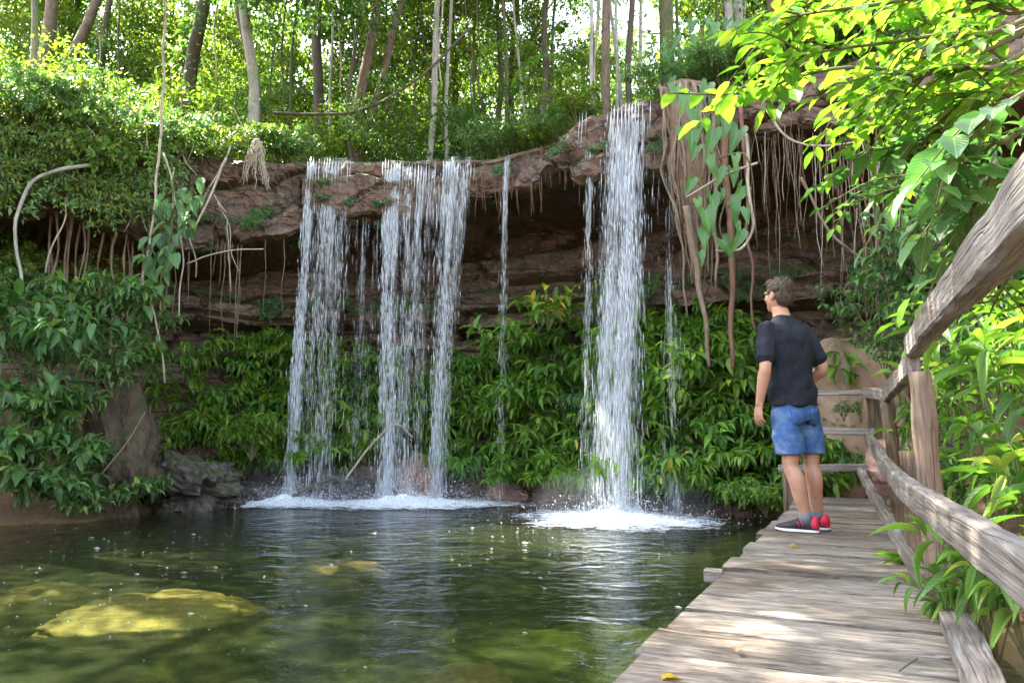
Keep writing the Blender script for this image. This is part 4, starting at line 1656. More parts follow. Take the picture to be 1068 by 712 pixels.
# left bank bush
bank = [shrub_variant(7, 1.0, .75, .19, .07, 6, T_NEAR, M['leaf_bank'], .3, 5, .15, 3), shrub_variant(8, 1.0, .8, .15, .06, 9, T_NEAR, M['leaf_bank'], .25, 0, .15, 4), shrub_variant(7, .95, .75, .13, .05, 9, T_NEAR, M['leaf_thicket'], .2, 3, .1, 4), shrub_variant(6, 1.0, .8, .22, .10, 6, T_NEAR, M['leaf_broad'], .25, 0, .2, 3)]
bank2 = [shrub_variant(6, .6, .55, .22, .12, 6, T_NEAR, M['leaf_bank'], .25, 0, .2, 3) for _ in range(2)]
for (px, py, Y, s, lab) in [
    (20, 420, 9.4, 1.15, 'tall leafy bush at the far left edge of the left bank'), (75, 420, 9.6, 1.15, 'whorled-leaf bush in the middle of the left bank'),
    (120, 420, 10.0, 1.0, 'leafy bush reaching from the left bank towards the hanging vines'), (-20, 380, 9.0, 1.2, 'bush with pale leaves cut by the left picture edge'),
    (50, 370, 10.2, 1.1, 'upper leafy bush on the left bank under the dark overhang'), (150, 400, 10.8, .8, 'thin leafy bush at the right end of the left bank'),
    (5, 470, 9.0, 1.0, 'drooping bush low on the far left bank'), (45, 480, 9.3, .9, 'leafy bush in front, low in the middle of the left bank'), (85, 365, 10.4, 1.0, 'bush under the roots of the dark left recess'), (140, 365, 10.7, .9, 'bush behind the hanging pale lianas')]:
    plant('bush', random.choice(bank), at(px, py, Y), lab, 'bush', 'leafy bushes on the left bank', None, s)
for (px, py, Y, s, lab) in [
    (20, 535, 8.9, .95, 'broad-leaved plant at the waterline on the far left'), (65, 535, 9.2, .9, 'broad-leaved plant leaning over the water on the left bank'),
    (205, 545, 9.6, .0, ''), (95, 540, 9.3, .55, 'small pale plant at the waterline on the left bank'), (0, 500, 8.8, 1.0, 'broad-leaved plant above the waterline at the left edge'),
    (80, 500, 9.5, .9, 'broad-leaved plant covering the foot of the left bank'), (30, 500, 9.0, 1.0, 'broad-leaved plant under the drooping bush at the far left'), (130, 530, 9.9, .6, 'small plant at the foot of the earth mound'), (105, 490, 9.9, .6, 'feathery green plant in front of the earth mound'), (160, 520, 10.4, .45, 'small seedling between the earth mound and the grey boulder')]:
    if s:
        plant('bank_plant', random.choice(bank2), at(px, py, Y), lab, 'plant', 'low plants on the left bank', None, s)
# upper left bank: fine foliage spilling over the overhang
fine = [shrub_variant(8, .9, .8, .10, .04, 9, T_MID, M[q_], .4, 3, .1, 4) for q_ in ('leaf_bank', 'leaf_forest', 'leaf_forest')]
finep = [shrub_variant(8, .9, .8, .11, .04, 9, T_MID, M['leaf_bank'], .4, 3, .1, 4) for _ in range(2)]
for k in range(24):
    px = uni(-30, 235)
    i = lip_at(px)[2]
    c = Vector((LX[i, 0], LX[i, 1], TOP)) + Vector((LN[i, 0], LN[i, 1], 0)) * uni(-.1, .9)
    plant('overhang_shrub', random.choice(fine + finep), c + Vector((0, 0, uni(-.6, -.1))), 'fine-leaved shrub spilling over the left overhang', 'shrub', 'shrubs spilling over the left overhang', face_rot(i) + uni(-.6, .6), uni(.8, 1.25), (uni(.1, .7), uni(-.2, .2)))
spill = [shrub_variant(6, .9, .7, .13, .055, 8, T_MID, M[q_], .4, 0, .1, 3) for q_ in ('leaf_bank', 'leaf_forest', 'leaf_forest', 'leaf_bright')]
for k in range(70):
    px = uni(-40, 195)
    i = lip_at(px)[2]
    fp = front_pt(i)
    z = uni(4.2, 5.7)
    plant('spilling_shrub', random.choice(spill), Vector((fp.x, fp.y, z)), 'shrub rooted in the rock face of the left overhang and drooping over it', 'shrub', 'shrubs drooping down the face of the left overhang', face_rot(i) + uni(-.5, .5), uni(.5, .85), (uni(.6, 1.3), uni(-.2, .2)))
for k in range(16):
    px = uni(-40, 170)
    i = lip_at(px)[2]
    p = cliff_pt(i, uni(3.0, 4.4))
    o = Vector((-LN[i, 0], -LN[i, 1], 0))
    plant('wall_plant', random.choice(fine), p + o * .15, 'dark shrub clinging to the recess wall behind the left bank', 'shrub', 'shrubs clinging to the left recess wall', face_rot(i), uni(.6, .9), (uni(.4, .9), 0))
# shrubs along the lip between and beside the falls
for (a, b2, n_) in ((262, 312, 5), (372, 398, 0), (494, 602, 10), (694, 800, 8), (800, 930, 12)):
    for k in range(n_):
        px = a + (b2 - a) * (k + uni(.2, .8)) / n_
        i = lip_at(px)[2]
        c = Vector((LX[i, 0], LX[i, 1], TOP)) + Vector((LN[i, 0], LN[i, 1], 0)) * uni(.15, .7)
        lab = {262: 'fine shrub on the rock lip left of the leftmost waterfall', 494: 'wispy shrub on the lip between the middle and right waterfalls', 694: 'leafy shrub on the lip right of the tallest waterfall', 800: 'leafy shrub on top of the right overhang'}[a]
        plant('lip_shrub', random.choice(finep + fine), c, lab, 'shrub', 'shrubs on the lip from the %s' % {262: 'left nose', 494: 'middle to the right fall', 694: 'right fall to the root column', 800: 'right overhang'}[a], face_rot(i) + uni(-.6, .6), uni(.55, .95), (uni(-.1, .4), 0))

# right bank plants
rb1 = [shrub_variant(7, .75, .5, .22, .045, 8, T_BLADE, M['leaf_blade'], .35, 0, .1, 1) for _ in range(3)]
rb2 = [shrub_variant(7, .8, .6, .145, .06, 8, T_NEAR, M['leaf_broad'], .3, 0, .2, 3) for _ in range(3)]
ginger = [shrub_variant(5, 1.0, .45, .42, .085, 7, T_BLADE, M['leaf_blade'], .3, 0, .0, 0) for _ in range(2)]
RB = [
    (1010, 470, 5.4, rb1[0], 1.0, 'bladed plant behind the near railing post'), (1050, 480, 4.8, ginger[0], .9, 'long-bladed plant at the right edge behind the railing'),
    (985, 500, 6.0, rb1[1], .9, 'bladed plant between the two railing posts'), (1040, 560, 4.2, rb1[2], .9, 'bladed plant under the middle rail at the right edge'),
    (1000, 560, 4.6, rb2[0], .7, 'leafy plant beyond the stub post'), (1075, 590, 3.4, ginger[1], .7, 'long-bladed plant cut by the right edge under the middle rail'),
    (1040, 700, 2.7, ginger[0], .5, 'green bladed plant at the bottom right corner beside the kerb board'), (1010, 690, 3.0, rb1[0], .5, 'small bladed plant beside the near kerb board'),
    (1070, 690, 2.6, rb1[1], .55, 'bladed plant in the bottom right corner under the railing'), (985, 430, 6.6, rb2[1], 1.0, 'leafy plant beside the near post on the right slope'),
    (1030, 410, 6.2, rb2[2], 1.1, 'leafy shrub on the right slope above the bladed plants'), (1070, 420, 5.4, rb1[0], 1.1, 'bladed shrub at the right edge under the upper rail'),
    (1045, 350, 6.6, rb2[0], 1.1, 'leafy shrub below the earth bank on the right slope'), (1000, 390, 7.2, rb2[1], 1.0, 'shrub behind the upper rail on the right slope'),
    (960, 520, 6.6, rb1[2], .6, 'low bladed plant behind the far railing post'), (890, 505, 8.8, rb2[2], .5, 'small plant below the end rails'),
    (880, 440, 9.0, rb2[0], .35, 'small rosette plant growing in front of the tan slab'), (850, 510, 9.0, rb2[1], .4, 'small plant between the man and the end rails'),
    (965, 470, 7.4, rb2[2], .8, 'shrub beside the reddish boulder'), (1020, 300, 6.6, rb2[2], .9, 'drooping leaves in front of the earth bank on the right slope'),
    (930, 330, 8.0, rb2[0], 1.05, 'leafy shrub above the top rail behind the man'), (905, 345, 8.6, rb2[1], .9, 'leafy shrub hanging over the tan slab'),
    (955, 300, 7.6, rb2[2], 1.1, 'dense shrub under the overhanging branches'), (985, 270, 7.2, rb2[0], 1.1, 'dense shrub left of the earth bank'),
    (925, 395, 8.4, rb2[1], .8, 'leafy shrub beside the far railing post'), (955, 360, 7.6, rb2[0], .9, 'shrub just behind the bend of the upper rail'),
    (1068, 270, 5.6, rb2[1], 1.2, 'broad-leaved shrub at the right edge above the upper rail'), (880, 350, 9.4, rb2[2], .7, 'small shrub under the hanging roots'),
    (900, 440, 9.2, rb1[0], .35, 'small bladed plant on the tan slab')]
for (px, py, Y, v, s, lab) in RB:
    p = at(px, py, Y)
    plant('bank_plant', v, p, lab, 'plant', 'plants on the right bank', uni(-.6, .6), s * .95)
# grass tuft on the deck edge
lv = []
for k in range(16):
    a = uni(0, 6.28)
    lv.append((Vector((uni(-.03, .03), uni(-.03, .03), 0)), Vector((math.cos(a) * .8 - .25, math.sin(a) * .8, uni(.5, 1.3))), Vector((math.cos(a) * -.3, math.sin(a) * -.3, 1)), uni(.10, .19), .016))
tuft = leaves_to_mesh('grass_tuft', lv, T_BLADE, M['leaf_bright'])
o = link('grass_tuft', tuft, None, tuple(on_z(948, 590, DECK) + Vector((.05, .1, -.02))))
tag(o, 'bright grass tuft growing through the low rail beside the boardwalk', 'grass tuft')

# leaf litter on the right bank
n = 900
X = rng.uniform(1.3, 5.2, n)
Y = rng.uniform(1.8, 8.5, n)
Z = gz(X, Y)
keep = Z > .1
P = np.stack([X, Y, Z + .015], 1)[keep]
m_ = len(P)
tag(link('leaf_litter', leaf_mesh('leaf_litter', P, np.c_[rng.normal(size=(m_, 2)), rng.normal(0, .25, m_)], np.c_[rng.normal(0, .3, (m_, 2)), np.ones(m_)], rng.uniform(.05, .13, m_), rng.uniform(.03, .06, m_), T_MID, M['leaf_litter'])), kind='stuff')


# ------------------------------------------------------------------ trees
def crown_variant(nc, rad, L, mat, nl, tpl=T_FAR, flat=.7, size=.5):
    C = rng.normal(size=(nc, 3))
    C = nrmz(C) * (rng.random((nc, 1)) ** .4) * rad
    C[:, 2] *= flat
    P, D = [], []
    for c in C:
        m = int(nl * rng.uniform(.5, 1.4))
        q = nrmz(rng.normal(size=(m, 3))) * (rng.random((m, 1)) ** .5) * size * rng.uniform(.6, 1.3)
        q[:, 2] *= .55
        P.append(c + q)
        D.append(q * .8 / size + rng.normal(0, .6, (m, 3)) + np.array([0, 0, -.35]))
    P, D = np.concatenate(P), np.concatenate(D)
    m = len(P)
    nz = np.c_[rng.normal(0, .45, (m, 2)), np.ones(m)]
    Ls = L * rng.uniform(.6, 1.3, m)
    return leaf_mesh('crown', P, D, nz, Ls, Ls * rng.uniform(.35, .5, m), tpl, mat)


CR = [crown_variant(34, 2.7, .17, M['leaf_forest'], 125, size=.75) for _ in range(3)]
CRD = [crown_variant(34, 2.5, .16, M['leaf_dark'], 120, size=.7) for _ in range(2)]
SAP = [crown_variant(22, 1.05, .11, M['leaf_forest'], 56, size=.4, flat=1.1) for _ in range(3)]
SAPD = [crown_variant(22, 1.05, .11, M['leaf_dark'], 56, size=.4, flat=1.1) for _ in range(2)]


def trunk_mesh(h, r, lean=(0, 0), wobble=.25, limbs=5, mat=None, fork=None, t0=.45):
    mb = MB()
    top = Vector((lean[0] * h, lean[1] * h, h))
    path = wob(smooth_path([(0, 0, -.4), top * .33, top * .66, top], 8), wobble, .35)
    n = len(path)
    mb.tube(path, [r * (1.25 if i == 0 else 1) * (1 - .62 * i / n) for i in range(n)], 10, lump=.12)
    tips = [path[-1]]
    for k in range(limbs):
        t = t0 + (1 - t0) * (k + uni(0, .8)) / max(1, limbs)
        p = path[min(n - 1, int(t * n))]
        a = uni(0, 6.28)
        ln = h * uni(.14, .28)
        d = Vector((math.cos(a), math.sin(a), uni(.3, 1.0))).normalized() * ln
        lp = wob(smooth_path([p, p + d * .5 + Vector((0, 0, .1)), p + d], 5), .15, .8)
        mb.tube(lp, [r * .42 * (1 - .75 * i / len(lp)) for i in range(len(lp))], 6)
        tips.append(lp[-1])
    if fork:
        f0, d = fork
        p = path[int(f0 * n)]
        fp = wob(smooth_path([p, p + Vector(d) * .5, p + Vector(d)], 6), .12, .6)
        mb.tube(fp, [r * .8 * (1 - .45 * i / len(fp)) for i in range(len(fp))], 9, lump=.1)
    return mb.mesh('trunk', mat), tips


def tree(label, px, py, Y, h, wpx, lean, mat, crowns, group=None, wobble=.25, limbs=5, fork=None, csc=1.0, ncr=2, cz=.8, ivy=None, t0=.45):
    b = at(px, py, Y)
    g = 5.85 if Y > 12 else b.z
    r = wpx / 2 / F * Y
    root = thing('forest_tree', label, 'tree', (b.x - lean[0] * (b.z - g), b.y, g), group)
    tm, tips = trunk_mesh(h, r, lean, wobble, limbs, mat, fork, t0)
    link('trunk', tm, root)
    if px < 320:
        ncr, cz = 1, 1.8
    for k in range(ncr):
        tp = tips[k % len(tips)]
        link('crown', random.choice(crowns), root, (tp.x, tp.y, tp.z + cz + (uni(-.5, .3))), (0, 0, uni(0, 6.28)), (csc * uni(.8, 1.2),) * 3)
    if ivy:
        m = ivy
        zz = rng.uniform(.2, 6.5, m)
        an = rng.uniform(0, 6.28, m)
        rr = r + rng.exponential(.16, m)
        P = np.stack([lean[0] * zz + rr * np.cos(an), rr * np.sin(an), zz], 1)
        D = np.stack([np.cos(an), np.sin(an), rng.uniform(-1.2, .1, m)], 1)
        link('ivy', leaf_mesh('ivy', P, D, np.c_[np.cos(an), np.sin(an), np.ones(m)], rng.uniform(.08, .17, m), rng.uniform(.05, .09, m), T_MID, M['leaf_dark']), root)
    return root


tree('pale mottled thin tree at the far left edge above the bank', 28, 130, 12.6, 9, 8, (-.03, .05), M['bark_pale'], CRD, limbs=4, csc=.8)
tree('brown forked tree near the left edge, its trunk splitting in a V', 36, 125, 15.5, 12, 17, (.0, .03), M['bark_brown'], CR, fork=(.12, (1.3, .3, 5)), csc=1.0)
tree('slim dark tree right of the forked brown tree', 108, 110, 18, 13, 9, (.0, 0), M['bark_dark'], CR)
tree('thick ivy-covered dark tree above the left overhang', 198, 120, 14.5, 12, 17, (.01, .0), M['bark_dark'], CRD, ivy=900, csc=1.1)
tree('leaning tree with pale lower bark left of the leftmost waterfall', 268, 135, 13.8, 9, 13, (-.19, .02), M['bark_pale'], CRD, wobble=.35, csc=.9)
tree('dark curving tree beside the leaning pale tree', 262, 110, 14.8, 10, 11, (-.13, .02), M['bark_brown'], CR, wobble=.5, csc=.9)
tree('straight grey-brown tree behind the leftmost waterfall', 331, 130, 17, 14, 13, (.0, 0), M['bark_dark'], CR)
tree('brown tree leaning over between the left and middle waterfalls', 374, 150, 15.2, 12, 13, (.05, .02), M['bark_brown'], CRD, wobble=.3, fork=(.1, (.9, .2, 4)))
tree('straight pale tree above the middle waterfall, the thicker of two', 446, 150, 14.6, 11, 7.5, (.03, .0), M['bark_pale'], CR, wobble=.12, limbs=4)
tree('thinner straight pale tree above the middle waterfall', 467, 150, 14.9, 11, 4.5, (.0, .0), M['bark_pale'], CR, wobble=.12, limbs=4)
tree('thin pale sapling just left of the tallest waterfall', 619, 100, 11.9, 8, 4.5, (-.04, .02), M['bark_pale'], CRD, wobble=.3, limbs=4, csc=.7)
tree('stout reddish-brown trunk behind the tallest waterfall', 634, 98, 12.6, 12, 11, (.0, .02), M['bark_brown'], CR, wobble=.1)
tree('thin pale trunk immediately right of the reddish-brown trunk', 643, 98, 12.9, 10, 4, (.0, .02), M['bark_pale'], CRD, wobble=.12)
tree('dark slim tree above the tallest waterfall', 661, 98, 13.2, 12, 8, (.0, .02), M['bark_dark'], CRD, wobble=.15)
tree('whitish pole-thin tree right of the tallest waterfall lip', 669, 98, 13.6, 11, 4.5, (.01, .0), M['bark_pale'], CR, wobble=.12)
tree('thick mossy green trunk above the root column', 697, 95, 12.6, 13, 18, (.0, .02), M['bark_mossy'], CRD, wobble=.12, ivy=160)
tree('left one of two close pale trunks above the vine leaves', 764, 80, 11.6, 11, 9, (-.02, .03), M['bark_pale'], CRD, wobble=.1)
tree('right one of two close pale trunks above the vine leaves', 777, 80, 11.9, 11, 9.5, (.0, .03), M['bark_pale'], CR, wobble=.1)
tree('reddish slim trunk partly hidden by the overhanging branches', 808, 70, 11.3, 11, 9, (.02, .03), M['bark_brown'], CRD, wobble=.1)
tree('dim slender trunk left of the straight grey-brown tree', 300, 120, 20, 13, 6, (.01, 0), M['bark_dark'], CR)
tree('thin dark tree between the paired pale trees and the fern', 520, 120, 17.5, 13, 7, (.0, 0), M['bark_dark'], CR)
tree('slender dark tree above the fern fronds', 575, 110, 16, 13, 8, (.01, 0), M['bark_dark'], CRD)
for k in range(20):
    px = 240 + 600 * (k + uni(.1, .9)) / 20
    tree('thin pole-like trunk among the forest trees behind the falls', px, 110, uni(13.8, 19), uni(9, 12), uni(2.5, 5), (uni(-.05, .05), 0), random.choice([M['bark_pale'], M['bark_dark'], M['bark_mossy']]), CRD, 'thin pole-like trunks behind the falls', wobble=.25, limbs=3, csc=.55, ncr=1)
for k in range(12):
    px = uni(60, 800)
    Y = uni(13, 17) if px < 560 else uni(12.5, 14)
    a_, b_ = at(px, -40, Y), at(px + uni(-25, 25), uni(70, 150), Y)
    mb = MB()
    pts = wob([a_.lerp(b_, t / 14) for t in range(15)], .18, .8)
    mb.tube(pts, [uni(.012, .022)] * 15, 5)
    tag(mb.build('liana', M['root_pale'] if k % 2 else M['bark_dark']), 'thin liana dangling from the forest canopy behind the lip', 'liana', 'lianas dangling from the forest canopy')
# trees further back
for k in range(64):
    Y = uni(18, 42)
    px = -60 + 1200 * (k + uni(.1, .9)) / 64
    b = at(px, 110, Y)
    gzv = 6.2 + .03 * max(0, Y - 18)
    root = thing('forest_tree', 'slender tree deep in the forest behind the waterfalls', 'tree', (b.x, b.y, gzv), 'slender trees deep in the forest')
    h = uni(9, 15)
    tm, tips = trunk_mesh(h, uni(.07, .17), (uni(-.06, .06), 0), .3, 4, random.choice([M['bark_dark'], M['bark_brown'], M['bark_pale']]), t0=.25)
    link('trunk', tm, root)
    left = px < 420
    for j in range(6):
        tp = tips[j % len(tips)]
        link('crown', random.choice(CR if ((left and random.random() < .7) or random.random() < .5) else CRD), root, (tp.x + uni(-1, 1), tp.y, min(tp.z, h) * uni(.3, .95)), (0, 0, uni(0, 6.28)), (uni(.6, 1.05),) * 3)

# saplings and undergrowth on the plateau
areas = [(-40, 60, 4, 'sapling in the undergrowth at the upper left corner'), (60, 180, 9, 'sunlit sapling behind the left overhang'), (180, 310, 9, 'sapling among the leaning trees left of the falls'),
         (310, 400, 6, 'sapling behind the leftmost waterfall'), (400, 500, 6, 'sapling behind the middle waterfall'), (500, 610, 10, 'sapling behind the wispy shrubs of the lip'),
         (610, 700, 6, 'sapling behind the tallest waterfall'), (700, 830, 9, 'sapling behind the vine and pale trunks'), (830, 1080, 12, 'sapling above the right overhang')]
for (a, b2, n_, lab) in areas:
    for k in range(n_):
        px = a + (b2 - a) * (k + uni(0, 1)) / n_
        i = lip_at(px)[2]
        d = uni(1.6, 5.5)
        c = Vector((LX[i, 0], LX[i, 1], 5.85)) + Vector((LN[i, 0], LN[i, 1], 0)) * d
        root = thing('sapling', lab, 'sapling', tuple(c), 'saplings ' + lab.split('sapling ')[-1])
        h = uni(.6, 1.6) if px < 330 else uni(.7, 2.3)
        tm, tips = trunk_mesh(h, .025, (uni(-.1, .1), uni(-.1, .05)), .15, 3, M['stem'])
        link('trunk', tm, root)
        dk_ = random.random() < (.35 if px < 330 else .6)
        for j in range(2):
            tp = tips[j]
            link('crown', random.choice(SAPD if dk_ else SAP), root, (tp.x, tp.y, tp.z * uni(.6, 1)), (0, 0, uni(0, 6.28)), (uni(.7, 1.15),) * 3)

# far forest
FAR = [crown_variant(60, 6, .42, M['leaf_forest'], 90, size=1.5) for _ in range(2)]
fx = []
P, D, NZ, LL, WW = [], [], [], [], []
m = 20000
ang = rng.uniform(-.75, .75, m)
dist = rng.uniform(46, 62, m)
hgt = 5 + 24 * rng.beta(1.2, 1.7, m)
P = np.stack([np.sin(ang) * dist, np.cos(ang) * dist, hgt], 1)
cl = np.array([noise.noise(Vector(p) * .22) for p in P])
P = P[cl > -.1]
m = len(P)
tag(link('far_forest', leaf_mesh('far_forest', P, np.c_[rng.normal(size=(m, 2)), rng.normal(-.4, .5, m)], np.c_[rng.normal(0, .5, (m, 2)), np.ones(m)], rng.uniform(.5, 1.0, m), rng.uniform(.3, .5, m), T_FAR, M['leaf_forest'])), kind='stuff')

# canopy trees on the left bank and beyond; crowns added to shade pool and deck
for (x, y, h, lx, ly, crowns, lab) in [
    (-9.6, 10.2, 10, .30, -.12, [(-5.8, 9.0, 9.4), (-4.2, 8.0, 8.8), (-4.6, 10.4, 10.4), (-9.6, 11.2, 9.2), (-6.6, 9.9, 9.0), (-4.4, 13.4, 9.6), (-3.6, 12.6, 9.8)], 'big tree leaning over the pool from the left bank'),
    (-8.6, 5.0, 10, .3, .05, [(-5.6, 5.6, 8.6), (-4.2, 6.2, 8.2), (-5.0, 4.2, 9.0), (-7.6, 7.2, 8.6)], 'canopy tree on the near left bank arching over the pool')]:
    root = thing('canopy_tree', lab, 'tree', (x, y, gzp(x, y) - .1))
    tm, tips = trunk_mesh(h, .26, (lx, ly), .4, 6, M['bark_brown'], t0=.5)
    link('trunk', tm, root)
    for j, cp in enumerate(crowns):
        link('crown', CRD[j % 2], root, tuple(Vector(cp) - root.location), (0, 0, uni(0, 6.28)), (uni(.8, 1.05),) * 3)


# fern fronds behind the lip
def frond(mb, lv, p0, p1, sag, nl, L, W):
    mid = (p0 + p1) / 2 + Vector((0, 0, sag))
    path = smooth_path([p0, mid, p1], 9)
    mb.tube(path, [.012 * (1 - .8 * i / len(path)) for i in range(len(path))], 5)
    for k in range(nl):
        t = .15 + .85 * k / nl
        x = t * (len(path) - 1)
        i = min(int(x), len(path) - 2)
        p = path[i].lerp(path[i + 1], x - i)
        tn = (path[i + 1] - path[i]).normalized()
        sd = tn.cross(Vector((0, 0, 1))).normalized()
        for s in (-1, 1):
            sc = math.sin(math.pi * (.1 + .86 * t)) ** .7
            lv.append((p, sd * s + tn * .45 + Vector((0, 0, -.25 + uni(-.06, .06))), Vector((0, 0, 1)), L * sc, W))


ft = thing('tree_fern', 'bright feathery tree fern behind the lip between the middle and right waterfalls', 'fern', tuple(at(565, 128, 13.4)))
mb = MB()
l0 = Vector(ft.location)
mb.tube(wob(smooth_path([(0, 0, -.4), (.05, 0, .5), (.1, 0, 1.3)], 5), .05), .05, 8, lump=.2)
mb.build('trunk', M['bark_dark'], ft)
for (tx, ty, tY, sg) in ((500, 52, 12.9, .25), (535, 90, 12.6, .2), (640, 75, 13, .2), (590, 30, 13.6, .3), (612, 95, 12.4, .25)):
    mb, lv = MB(), []
    frond(mb, lv, Vector((.1, 0, 1.3)), at(tx, ty, tY) - l0, sg, 22, .3, .035)
    f = mb.build('frond', M['stem'], ft)
    link('leaflets', leaves_to_mesh('leaflets', lv, T_MID, M['leaf_bright']), f)

# ------------------------------------------------------------------ roots, vines
def roots_px(x0, y0, Y, x1, y1, r, mat, label, group=None, name='hanging_root', Y1=None, wb=.05):
    mb = MB()
    a, b = at(x0, y0, Y), at(x1, y1, Y1 or Y)
    pts = wob([a.lerp(b, k / 14) for k in range(15)], wb, 2.0)
    mb.tube(pts, [r * (1 - .55 * k / 14) for k in range(15)], 6, lump=.15)
    return tag(mb.build(name, mat), label, 'root', group)


# thin roots under the right overhang
for k in range(92):
    px = uni(795, 935) if k < 78 else uni(765, 800)
    p, no, i = lip_at(px)
    off = uni(.0, .35)
    top = p - no * off
    top.z = ZB[i] + uni(.0, .35)
    ln = uni(.5, 2.2) * (1.25 if px > 840 else 1)
    mb = MB()
    lat, rr_ = uni(-.12, .12), uni(.004, .009)
    pts = wob([top + no * .06 + Vector((lat * t / 12, 0, -ln * t / 12)) for t in range(13)], .07, 1.8)
    mb.tube(pts, [rr_ * (1 - .5 * t / 12) for t in range(13)], 5)
    tag(mb.build('hanging_root', random.choice([M['root'], M['root_pale'], M['root'], M['root_red']])), 'thin root hanging from the soil under the right overhang', 'root', 'thin roots under the right overhang')
# fringe under the lip between middle and right falls, and left nose
for (a, b2, n_, lab, grp) in ((496, 606, 30, 'short dark root dripping from the lip between the middle and right waterfalls', 'short roots on the middle lip'), (180, 310, 16, 'thin root dangling under the left overhang', 'thin roots under the left overhang')):
    for k in range(n_):
        px = uni(a, b2)
        p, no, i = lip_at(px)
        mb = MB()
        top = p + no * .05
        top.z = ZB[i] + uni(.1, .6)
        ln = uni(.35, .8) if a > 400 else uni(.6, 2.2)
        pts = wob([top + Vector((0, 0, -ln * t / 9)) for t in range(10)], .05, 2)
        mb.tube(pts, [.009 * (1 - .6 * t / 9) for t in range(10)], 5)
        tag(mb.build('hanging_root', M['root'] if a < 400 else M['root_red']), lab, 'root', grp)
# roots in the dark left recess
for k in range(18):
    px = uni(55, 185)
    p, no, i = lip_at(px)
    mb = MB()
    top = p - no * uni(.0, .4)
    top.z = ZB[i] + .2
    ln = uni(1.2, 2.3)
    pts = wob([top + Vector((0, 0, -ln * t / 12)) for t in range(13)], .12, 1.2)
    mb.tube(pts, [uni(.012, .03) * (1 - .4 * t / 12) for t in range(13)], 6)
    tag(mb.build('hanging_root', M['root']), 'brown root hanging in the dark recess behind the left bank', 'root', 'roots in the dark left recess')

# root column right of the tallest waterfall
rc, rno, ri = lip_at(722)
rc = front_pt(ri) + rno * .10
col = thing('root_column', 'thick tangled column of roots hanging right of the tallest waterfall', 'roots', (rc.x, rc.y, 5.7))
mb = MB()
for k in range(120):
    a = uni(0, 6.28)
    rr = uni(.08, .34)
    tw = uni(-.6, .6)
    ln = uni(1.3, 3.1)
    pts = []
    for t in range(16):
        f = t / 15
        z = .02 - ln * f
        bulge = (1 + .35 * math.exp(-((z + 1.1) / .35) ** 2)) * float(np.interp(z, [-2.6, -1.5, 0], [.4, .85, 1.0]))
        pts.append(Vector((rr * bulge * math.cos(a + tw * f) * 1.0 + .12 * f, rr * bulge * .7 * math.sin(a + tw * f), z)))
    z_ = uni(-.35, .02)
    pts = [Vector((pts[0].x * .9, .35, .14 + uni(-.05, .08))), Vector((pts[0].x, .12 + pts[0].y * .5, .06))] + [p + Vector((0, 0, z_ * .3)) for p in pts[:14]]
    mb.tube(wob(pts, .06, 2.5), [uni(.014, .034) * (1 - .5 * t / 15) for t in range(16)], 6, lump=.2)
mb.build('root_strand', random.choice([M['root']]), col)['kind'] = 'stuff'
mb = MB()
mb.tube([(0, .25, .12), (0, .12, -.02), (0.02, .05, -.4), (.03, .04, -.8), (.05, .04, -1.2), (.08, .03, -1.7), (.1, .03, -2.0)], [.1, .26, .27, .24, .27, .17, .05], 18, lump=.4)
mb.build('root_core', M['soil_root'], col)
roots_px(716, 215, front_pt(lip_at(722)[2]).y - .3, 742, 382, .05, M['root'], 'pale root strip curving down below the root column')
roots_px(756, 110, front_pt(lip_at(756)[2]).y - .12, 766, 384, .06, M['root_red'], 'thick reddish root hanging straight right of the root column', wb=.06)
roots_px(772, 105, front_pt(lip_at(772)[2]).y - .1, 786, 345, .028, M['root_red'], 'slim reddish root hanging beside the thick reddish root', wb=.06)
roots_px(745, 105, front_pt(lip_at(745)[2]).y - .12, 748, 300, .04, M['root'], 'brown root between the root column and the thick reddish root', wb=.06)
roots_px(702, 130, front_pt(lip_at(702)[2]).y - .12, 715, 330, .03, M['root'], 'brown root on the left side of the root column', wb=.06)


def liana(label, pts, r, mat=None, cat='liana', name='liana', group=None):
    mb = MB()
    path = wob(smooth_path([at(*p) for p in pts], 9), .04, 2)
    mb.tube(path, [r * (1 - .3 * i / len(path)) for i in range(len(path))], 6, lump=.15)
    return tag(mb.build(name, mat or M['root']), label, cat, group)


liana('pale liana looping beside the heart-shaped leaves', [(778, 140, 8.9), (784, 210, 8.7), (786, 240, 8.7), (772, 260, 8.8), (745, 262, 8.9)], .02, M['root_pale'])
liana('thin liana slanting left below the vine leaves', [(790, 170, 8.8), (750, 185, 8.8), (715, 205, 9.0)], .016, M['root_pale'])
liana('thin bare liana curving across the right overhang', [(800, 115, 8.0), (825, 145, 8.0), (860, 152, 8.1), (905, 145, 8.2)], .014, M['root_pale'])
liana('brown root slanting down in the right recess', [(835, 185, 8.8), (865, 240, 8.9), (905, 275, 8.9), (930, 300, 8.8)], .018)
liana('long pale liana hanging from the top of the photo over the left bank', [(172, -20, 10.9), (171, 60, 10.9), (167, 150, 10.9), (160, 230, 10.8), (150, 290, 10.8), (165, 345, 10.7), (172, 400, 10.7)], .022, M['root_pale'])
liana('second thin liana falling right beside the long pale liana', [(171, 160, 10.8), (185, 215, 10.8), (190, 270, 10.8), (186, 330, 10.7)], .014, M['root_pale'])
liana('arching bare branch curving at the left edge above the bank', [(95, 172, 10.9), (60, 178, 10.5), (35, 190, 10.4), (20, 214, 10.3), (15, 245, 10.2), (22, 300, 10.0)], .03, M['bark_pale'])
liana('bare stick slanting in front of the left rock nose', [(236, 165, 11.6), (222, 200, 11.5), (205, 235, 11.4)], .022, M['root_pale'])
